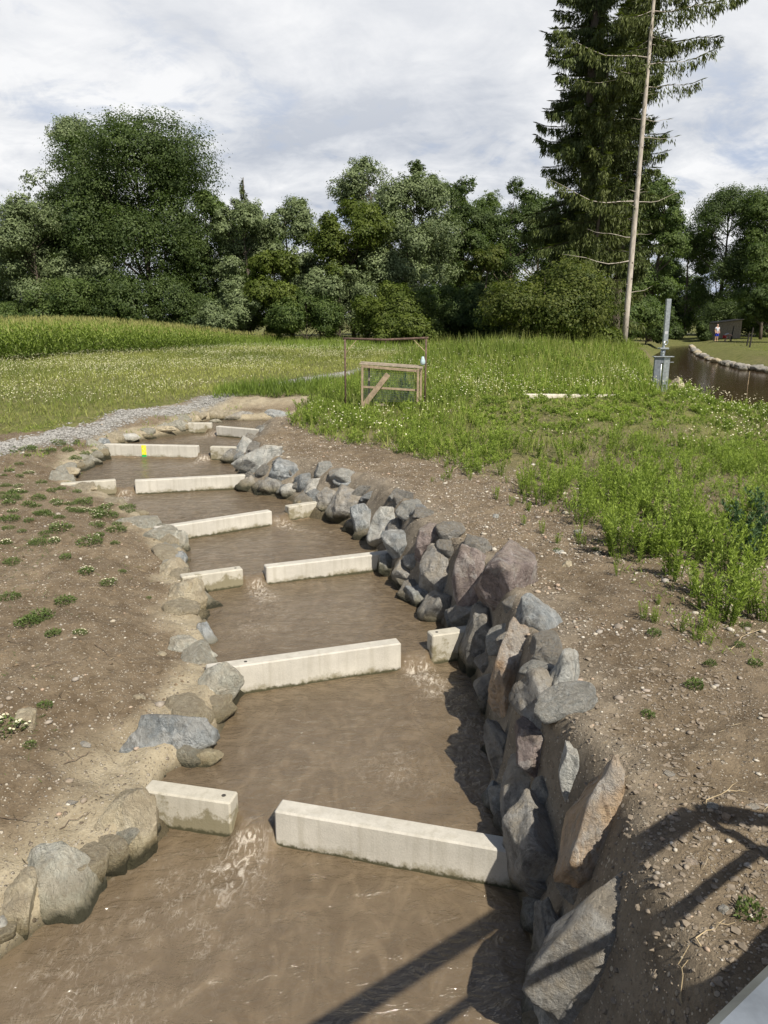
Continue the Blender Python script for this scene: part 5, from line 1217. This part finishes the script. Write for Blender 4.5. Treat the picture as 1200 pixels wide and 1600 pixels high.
beam('top_board', (0.02, 0.52, h_ + 0.05), (w_ + 0.04, 0.58, h2 + 0.06), 0.14, 0.03, M['wood_grey'], o)
beam('rail', (0.05, 0.04, h_ * 0.52), (w_ - 0.06, 0.04, h2 * 0.49), 0.03, 0.06, M['wood'], o)
beam('rail', (0.04, 0.0, h_ - 0.04), (w_ - 0.04, 0.0, h2 - 0.05), 0.05, 0.07, M['wood'], o)
beam('rail', (w_ - 0.05, 0.03, h2 - 0.05), (w_ + 0.05, d_ - 0.03, h2 - 0.03), 0.04, 0.07, M['wood'], o)
beam('brace', (0.03, -0.045, 0.10), (w_ * 0.46, -0.045, h_ * 0.80), 0.03, 0.15, M['wood'], o)
beam('foot_board', (0.38, 0.0, 0.16), (0.70, 0.02, 0.17), 0.04, 0.06, M['wood_grey'], o)
mb = MB(); nx_, nz_ = 34, 20
for i in range(nx_): xx = 0.08 + (w_ - 0.2) * i / (nx_ - 1); mb.beam((xx, 0.045, h_ * 0.2), (xx, 0.045, h_ - 0.07), 0.007, 0.007)
for i in range(nz_): zz_ = h_ * 0.2 + (h_ * 0.78 - 0.07) * i / (nz_ - 1); mb.beam((0.06, 0.048, zz_), (w_ - 0.06, 0.048, zz_), 0.007, 0.007)
mb.obj('wire_netting', M['net'], o)
tag(o, 'raw timber box frame with wire netting and a diagonal board', 'wooden frame')

# ------------------------------------------------------------------ sluice with its rising spindle
YS = 26.4
b0 = atY(1031, 611, YS); o = empty('sluice_gate', (b0[0], YS, gz(b0[0], YS) - 0.02)); oz = o.location.z; S = (YS * CT) / FPX
zt = lambda py: atY(1031, py, YS)[2] - oz
zb = zt(558)
for sx, mat in ((-0.155, 'galv_dark'), (0.15, 'galv')):          # channel section uprights
    mb = MB(); mb.box((sx, 0, zb / 2 - 0.2), (0.20, 0.016, zb + 0.4), None, 0.003)
    mb.box((sx - 0.092, 0.058, zb / 2 - 0.2), (0.016, 0.10, zb + 0.4), None, 0.003); mb.box((sx + 0.092, 0.058, zb / 2 - 0.2), (0.016, 0.10, zb + 0.4), None, 0.003)
    mb.obj('upright', M[mat], o)
mb = MB(); mb.tube([(-0.01, 0.06, -0.3), (-0.01, 0.06, zb)], 0.028, 10); mb.obj('spindle_rod', M['galv'], o, True)
mb = MB(); mb.box((0.0, 0.03, zb - 0.10), (0.52, 0.05, 0.20), None, 0.004); mb.obj('gear_plate', M['galv_dark'], o)
mb = MB(); mb.box((0.02, 0.04, zb + 0.015), (0.68, 0.24, 0.025), None, 0.004); mb.obj('head_plate', M['galv'], o)
mb = MB(); mb.box((0.30, 0.03, zb - 0.17), (0.2, 0.03, 0.02), None, 0.003); mb.obj('bracket', M['galv'], o)
z1, z2, z3 = zt(545), zt(536), zt(467)
mb = MB(); mb.tube([(0.0, 0.05, zb + 0.02), (0.01, 0.05, z1)], 0.075, 14); mb.obj('pedestal', M['galv'], o, True)
mb = MB(); mb.box((0.01, 0.05, z1 + 0.01), (0.30, 0.26, 0.05), None, 0.008); mb.obj('flange', M['galv'], o)
mb = MB(); mb.tube([(0.01, 0.05, z1 + 0.03), (0.02, 0.05, z2 + 0.10)], 0.05, 12); mb.obj('neck', M['galv'], o, True)
a = np.linspace(0, 2 * math.pi, 17)
mb = MB(); mb.tube(np.stack([0.055 + 0.075 * np.cos(a), 0.02 + 0 * a, z2 + 0.03 + 0.085 * np.sin(a)], -1), 0.018, 6, False); mb.obj('lifting_eye', M['galv'], o, True)
mb = MB(); mb.box((0.05, 0.06, (z2 + 0.06 + z3) / 2), (0.155, 0.13, z3 - z2 - 0.06), None, 0.01); tb = mb.obj('spindle_cover', M['galv'], o)
mb = MB(); mb.box((0.045, -0.008, z2 + 0.34), (0.10, 0.004, 0.09)); mb.obj('notice_plate', M['white_cloth'], tb)
tag(o, 'galvanised steel sluice with tall spindle cover at the river edge', 'sluice')
kl, kr = atY(818, 620, 24.6), atY(1008, 621, 25.9)
mb = MB(); mb.beam((kl[0], 24.6, kl[2] - 0.19), (kr[0], 25.9, kr[2] - 0.19), 0.28, 0.56, 0.02)
tag(mb.obj('concrete_kerb', M['kerb']), 'long pale concrete kerb half hidden in weeds, leading to the sluice', 'kerb')
p = atY(1168, 602, 26.5); q = atz(1168, 602, ZRIV)
mb = MB(); mb.tube([(q[0], q[1], ZRIV - 0.4), (q[0] + 0.03, q[1], ZRIV + 0.62)], 0.012, 6); tag(mb.obj('stick', M['straw']), 'thin pale stick standing in the river', 'stick')

# ------------------------------------------------------------------ far bank of the river
rs = np.random.RandomState(9); EP = np.array([(1080, 541), (1086, 548), (1094, 555), (1106, 560), (1122, 565), (1140, 569), (1160, 573), (1182, 576), (1215, 580)], float)
for i in range(34):
    f = i / 33 * (len(EP) - 1); k = min(int(f), len(EP) - 2); e = EP[k] + (EP[k + 1] - EP[k]) * (f - k)
    q = atz(e[0] + rs.normal(0, 0.6), e[1] + rs.normal(0, 0.6), ZRIV + 0.1); V, F = boulder_shape(700 + i, 2 if i < 12 else 3, 8)
    sz = rs.uniform(0.14, 0.32)
    so_ = link('bank_stone', mesh('bank_stone', V * sz * np.array([1.2, 1, 0.75]), F, ROCK[('grey', 'dark', 'dark', 'grey', 'tan')[rs.randint(5)]], True)); so_.location = q; so_['wl'] = ZRIV
    tag(so_, 'rough stone in the row edging the far river bank below the lawn', 'stone', 'stones edging the far river bank')
YP = 80.0
def skin_mesh(name, joints, bones, mat, parent, sub=2):
    me = bpy.data.meshes.new(name); me.from_pydata([j[0] for j in joints], bones, []); me.materials.append(mat)
    o = link(name, me, parent); md = o.modifiers.new('skin', 'SKIN'); sv = me.skin_vertices
    if not sv: return o
    for v, j in zip(sv[0].data, joints): v.radius = (j[1], j[1] if len(j) < 3 else j[2])
    sv[0].data[0].use_root = True
    s_ = o.modifiers.new('smooth', 'SUBSURF'); s_.levels = sub; s_.render_levels = sub
    me.polygons.foreach_set('use_smooth', [True] * len(me.polygons)); md.use_smooth_shade = True
    return o
def place_person(px, py, Y, rz, label):
    x = atY(px, py, Y)[0]; return tag(empty('person', (x, Y, gz(x, Y)), rz), label, 'person')
o = place_person(1119, 532, YP, 0.3, 'person standing with back turned on the far lawn, pale shirt and blue shorts')
J = [((0, 0, 0.88), 0.15, 0.12), ((0, 0, 1.12), 0.15, 0.11), ((0, 0, 1.36), 0.17, 0.11), ((0, 0, 1.47), 0.065), ((0, -0.01, 1.55), 0.075, 0.085), ((0, -0.01, 1.66), 0.085, 0.10), ((0, -0.01, 1.73), 0.05, 0.06),
     ((-0.19, 0, 1.38), 0.06), ((-0.25, 0.02, 1.12), 0.045), ((-0.24, -0.08, 0.90), 0.035), ((-0.23, -0.11, 0.80), 0.035), ((0.19, 0, 1.38), 0.06), ((0.26, 0.02, 1.12), 0.045), ((0.25, -0.08, 0.90), 0.035), ((0.24, -0.11, 0.80), 0.035),
     ((-0.10, 0, 0.82), 0.10), ((-0.11, -0.01, 0.46), 0.065), ((-0.12, 0.03, 0.09), 0.045), ((-0.12, -0.10, 0.03), 0.04), ((0.10, 0, 0.82), 0.10), ((0.11, -0.01, 0.46), 0.065), ((0.12, 0.03, 0.09), 0.045), ((0.12, -0.10, 0.03), 0.04)]
B = [(0, 1), (1, 2), (2, 3), (3, 4), (4, 5), (5, 6), (2, 7), (7, 8), (8, 9), (9, 10), (2, 11), (11, 12), (12, 13), (13, 14), (0, 15), (15, 16), (16, 17), (17, 18), (0, 19), (19, 20), (20, 21), (21, 22)]
skin_mesh('body', J, B, M['skin'], o)
skin_mesh('shirt', [((0, 0, 0.90), 0.175, 0.145), ((0, 0, 1.12), 0.175, 0.135), ((0, 0, 1.37), 0.19, 0.13), ((-0.20, 0, 1.38), 0.085), ((-0.235, 0.015, 1.20), 0.075), ((0.20, 0, 1.38), 0.085), ((0.235, 0.015, 1.20), 0.075)], [(0, 1), (1, 2), (2, 3), (3, 4), (2, 5), (5, 6)], M['white_cloth'], o)
skin_mesh('shorts', [((0, 0, 0.93), 0.17, 0.15), ((-0.10, 0, 0.80), 0.13), ((-0.115, -0.01, 0.50), 0.105), ((0.10, 0, 0.80), 0.13), ((0.115, -0.01, 0.50), 0.105)], [(0, 1), (1, 2), (0, 3), (3, 4)], M['blue_cloth'], o)
skin_mesh('hair', [((0, 0.03, 1.66), 0.09, 0.10), ((0, 0.02, 1.73), 0.07, 0.08)], [(0, 1)], M['hair'], o)
o = place_person(1131, 536, YP - 2, -0.3, 'person crouching forward on the far lawn, white shirt and red shorts')
J = [((0, 0, 0.52), 0.15, 0.14), ((0.20, 0, 0.66), 0.15, 0.12), ((0.42, 0, 0.70), 0.16, 0.11), ((0.52, 0, 0.66), 0.065), ((0.60, 0, 0.60), 0.085), ((0.68, 0, 0.54), 0.08),
     ((0.42, -0.18, 0.66), 0.06), ((0.44, -0.20, 0.40), 0.045), ((0.50, -0.16, 0.16), 0.035), ((0.54, -0.15, 0.06), 0.035), ((0.42, 0.18, 0.66), 0.06), ((0.46, 0.20, 0.40), 0.045), ((0.54, 0.16, 0.16), 0.035), ((0.58, 0.15, 0.06), 0.035),
     ((0.0, -0.11, 0.48), 0.10), ((0.26, -0.14, 0.34), 0.07), ((0.04, -0.13, 0.08), 0.05), ((0.16, -0.13, 0.03), 0.04), ((0.0, 0.11, 0.48), 0.10), ((0.26, 0.14, 0.34), 0.07), ((0.04, 0.13, 0.08), 0.05), ((0.16, 0.13, 0.03), 0.04)]
B = [(0, 1), (1, 2), (2, 3), (3, 4), (4, 5), (2, 6), (6, 7), (7, 8), (8, 9), (2, 10), (10, 11), (11, 12), (12, 13), (0, 14), (14, 15), (15, 16), (16, 17), (0, 18), (18, 19), (19, 20), (20, 21)]
skin_mesh('body', J, B, M['skin'], o)
skin_mesh('shirt', [((0.02, 0, 0.54), 0.18, 0.17), ((0.20, 0, 0.67), 0.18, 0.145), ((0.42, 0, 0.71), 0.185, 0.135)], [(0, 1), (1, 2)], M['white_cloth'], o)
skin_mesh('shorts', [((-0.02, 0, 0.52), 0.17, 0.16), ((0, -0.11, 0.47), 0.13), ((0.2, -0.14, 0.37), 0.10), ((0, 0.11, 0.47), 0.13), ((0.2, 0.14, 0.37), 0.10)], [(0, 1), (1, 2), (0, 3), (3, 4)], M['red_cloth'], o)
skin_mesh('hair', [((0.60, 0, 0.66), 0.075), ((0.68, 0, 0.61), 0.07)], [(0, 1)], M['hair'], o)
YH = 88.0
x0, x1 = atY(1119, 515, YH)[0], atY(1158, 515, YH)[0]
o = empty('shed', ((x0 + x1) / 2, YH, gz((x0 + x1) / 2, YH))); oz = o.location.z; hw_ = (x1 - x0) / 2; hA, hB = atY(1119, 504, YH)[2] - oz, atY(1158, 499, YH)[2] - oz
n = 13
mb = MB()
for i in range(n):
    u = (i + 0.5) / n; xx = -hw_ + 2 * hw_ * u; hh = hA + (hB - hA) * u - 0.08; mb.box((xx, 0.01 * (i % 3), hh / 2 - 0.1), (2 * hw_ / n - 0.012, 0.03, hh + 0.2), None, 0.003)
    mb.box((xx, 2.0, hh / 2 - 0.1), (2 * hw_ / n - 0.012, 0.03, hh + 0.2))
for i in range(8):
    yy = 0.12 + i * 0.25
    mb.box((-hw_, yy, hA / 2 - 0.15), (0.03, 0.235, hA + 0.1)); mb.box((hw_, yy, hB / 2 - 0.15), (0.03, 0.235, hB + 0.1))
mb.obj('plank_wall', M['wood_grey'], o)
mb = MB(); mb.beam((-hw_ - 0.15, 1.0, hA), (hw_ + 0.15, 1.0, hB), 2.4, 0.06, 0.01); mb.obj('roof', M['wood_grey'], o)
tag(o, 'grey weathered plank shed beside the people on the far bank', 'shed')
for px, py, tpx, tpy, Y, lab in ((1170, 551, 1177, 512, 63, 'dark leaning stake nearest on the far lawn'), (1166, 545, 1171, 520, 66, 'dark stake just behind the leaning one on the far lawn'),
                                (1141, 537, 1147, 509, 78, 'dark pole leaning beside the crouching person'), (1115, 531, 1117, 515, 82, 'short dark post left of the standing person')):
    a = atY(px, py, Y); b = atY(tpx, tpy, Y); a[2] = gz(a[0], Y) - 0.2
    mb = MB(); mb.tube([a, (a + b) / 2, b], [0.07, 0.06, 0.05], 7); tag(mb.obj('stake', M['dark']), lab, 'stake')
# one sunflower like bloom by the bush
p = atY(920, 541, 43); sf = empty('sunflower', (p[0], 43, gz(p[0], 43))); hz = p[2] - sf.location.z
mb = MB(); mb.tube([(0, 0, -0.1), (0.02, 0, hz * 0.6), (0, -0.02, hz)], 0.012, 6); mb.obj('stem', M['stem'], sf)
k = 12; th = np.arange(k) * 2 * math.pi / k; d = np.stack([np.cos(th), np.full(k, -0.15), np.sin(th)], -1); s = np.stack([-np.sin(th), 0 * th, np.cos(th)], -1) * 0.05
V, Q = leaves(np.tile([0, -0.03, hz], (k, 1)) + d * 0.04, d * 0.14, s); link('petals', mesh('petals', V, Q, M['yolk']), sf)
mb = MB(); mb.tube([(0, -0.02, hz), (0, -0.05, hz)], [0.06, 0.05], 10); mb.obj('seed_head', M['dark'], sf)
tag(sf, 'single yellow bloom in the tall growth left of the bare trunk', 'flower')

# ------------------------------------------------------------------ twigs and dry stalks lying about
def debris(seed, n, side):
    rs = np.random.RandomState(seed); x = rs.uniform(-7, 6, n); y = 3 + 17 * rs.rand(n) ** 1.1
    dr, dl = pdist(x, y, RW), pdist(x, y, LW); k = ~inside(x, y, CHAN) & (np.minimum(dr, dl) > 0.35) & (np.minimum(dr, dl) < 4.5) & ((dr < dl) == (side > 0)) & (fbm2(x, y, 0.9, seed, 3) > -0.1)
    x, y = x[k], y[k]; n = len(x); a = rs.uniform(0, 6.28, n); L = rs.uniform(0.03, 0.16, n)
    d = np.stack([np.cos(a) * L, np.sin(a) * L, rs.normal(0, 0.012, n)], -1); P = np.stack([x, y, ground(x, y) + 0.012], -1); P2 = ground(x + d[:, 0], y + d[:, 1]) + 0.012; d[:, 2] += P2 - P[:, 2]
    s = np.stack([-np.sin(a), np.cos(a), 0.6 + 0 * a], -1) * 0.0028
    V, Q = leaves(P, d, s, 0.5, np.stack([rs.normal(0, 0.008, n), rs.normal(0, 0.008, n), 0.006 + 0 * x], -1))
    return mesh('dry_litter', V, Q, M['litter'], False, dict(tint=np.repeat(rs.rand(n), 4)))
M['litter'] = leaf_mat('dry_litter', (0.06, 0.045, 0.03), (0.34, 0.27, 0.17), 0.05)
tag(link('dry_litter', debris(301, 5200, -1)), 'dry root and straw bits littering the left bank', 'litter', kind='stuff')
tag(link('dry_litter', debris(302, 4200, 1)), 'dry root and straw bits littering the right bank', 'litter', kind='stuff')
rs = np.random.RandomState(12)
TW = [((12, 1002), (52, 1010), 'dry twig near the left edge above the mayweed tufts', 'twig'), ((90, 1296), (148, 1268), 'dark twig pointing at the pointed tan boulder', 'twig'), ((0, 1280), (62, 1286), 'thin dark twig at the left picture edge', 'twig'),
      ((75, 1170), (112, 1188), 'forked dark twig left of the mortar strip', 'twig'), ((100, 1195), (150, 1178), 'twig lying on the mortar left of the blue grey boulder', 'twig'), ((28, 1075), (48, 1088), 'short dark twig above the lone tan stone', 'twig'),
      ((1085, 1485), (1142, 1442), 'straw coloured stalk near the bridge railing', 'straw'), ((1068, 1570), (1060, 1480), 'thin upright dry stalk by the railing shadow', 'straw'), ((1140, 1018), (1200, 978), 'yellow dry stalk at the right picture edge', 'straw'),
      ((905, 935), (960, 955), 'thin brown twig right of the big red boulder', 'twig'), ((1100, 1262), (1170, 1240), 'straw stalk lying under the railing shadow', 'straw'), ((705, 738), (722, 728), 'short pale stick in the bare ground below the weeds', 'straw'),
      ((150, 1010), (190, 1040), 'slender twig on the left bank earth', 'twig'), ((60, 1045), (120, 1035), 'long thin twig among the pebbles of the left bank', 'twig'), ((165, 770), (195, 742), 'bent twig on the far left bank', 'twig')]
for (a, b, lab, mat) in TW:
    A, Bq = hit(*a), hit(*b); u = np.linspace(0, 1, 7); C = A + (Bq - A) * u[:, None]; C[:, :2] += rs.normal(0, 0.012, (7, 2)); C[:, 2] = ground(C[:, 0], C[:, 1]) + 0.012 + 0.02 * np.sin(u * 3.1)
    r_ = np.linspace(0.0055, 0.002, 7) * (0.45 + np.linalg.norm(A) / 25); mb = MB(); mb.tube(C, r_, 5)
    j = 3; sd_ = C[j] + np.array([0.07, 0.05, 0.015]); mb.tube([C[j], (C[j] + sd_) / 2 + [0, 0, 0.01], sd_], [r_[j] * 0.7, r_[j] * 0.6, r_[j] * 0.3], 4)
    tag(mb.obj('twig', M[mat]), lab, 'twig')
mb = MB(); A, Bq = hit(1172, 968), hit(1230, 945); u = np.linspace(0, 1, 9); C = A + (Bq - A) * u[:, None]; C[:, 2] = ground(C[:, 0], C[:, 1]) + 0.03
mb.tube(C, np.linspace(0.03, 0.055, 9), 8); tag(mb.obj('branch', M['wood_grey'], None, True), 'grey dead branch lying at the right picture edge under the weeds', 'branch')

# ------------------------------------------------------------------ foot bridge the picture is taken from: its railing throws the shadow at lower right
e = np.array([0.800, 0.600, 0]); nv = np.array([-0.600, 0.800, 0])
def bp(al, pe, z): return tuple(e * al + nv * pe + np.array([0, 0, z]))
o = empty('footbridge', (0, 0, 0)); wing = np.array([0.97, -0.24, 0])
PE = 0.272; ZR = -0.60
o.location = bp(0, -0.6, -1.6); inv = -np.array(o.location)
def L3(p): return np.array(p) + inv
def rail(name, z, w, h, mat):
    mb = MB(); cn = L3(bp(3.62, PE - w / 2, z)); mb.beam(L3(bp(-7, PE - w / 2, z)), cn, w, h, 0.012); mb.obj(name, M[mat], o)
    mb = MB(); mb.beam(cn, cn + wing * 2.2, w, h * 0.96, 0.012); mb.obj(name, M[mat], o)
rail('handrail', ZR - 0.03, 0.14, 0.05, 'galv')
rail('mid_rail', -1.13, 0.05, 0.06, 'galv')
for al in (-6, -3.5, 3.6):
    mb = MB(); mb.beam(L3(bp(al, PE - 0.055, -1.75)), L3(bp(al, PE - 0.055, ZR - 0.07)), 0.06, 0.06, 0.006); mb.obj('post', M['galv'], o)
mb = MB(); mb.beam(L3(bp(-7, -1.0, -1.68)), L3(bp(5.2, -1.0, -1.68)), 2.7, 0.16, 0.01); mb.obj('deck', M['asphalt'], o)
mb = MB(); mb.beam(L3(bp(3.0, -1.05, -2.6)), L3(bp(5.2, -1.05, -2.6)), 2.5, 1.66, 0.01); mb.obj('abutment', M['kerb'], o)
mb = MB(); mb.beam(L3(bp(-7, -1.05, -2.9)), L3(bp(-4.4, -1.05, -2.9)), 2.5, 2.26, 0.01); mb.obj('abutment', M['kerb'], o)
tag(o, 'footbridge with galvanised handrail cutting the lower right corner', 'bridge')
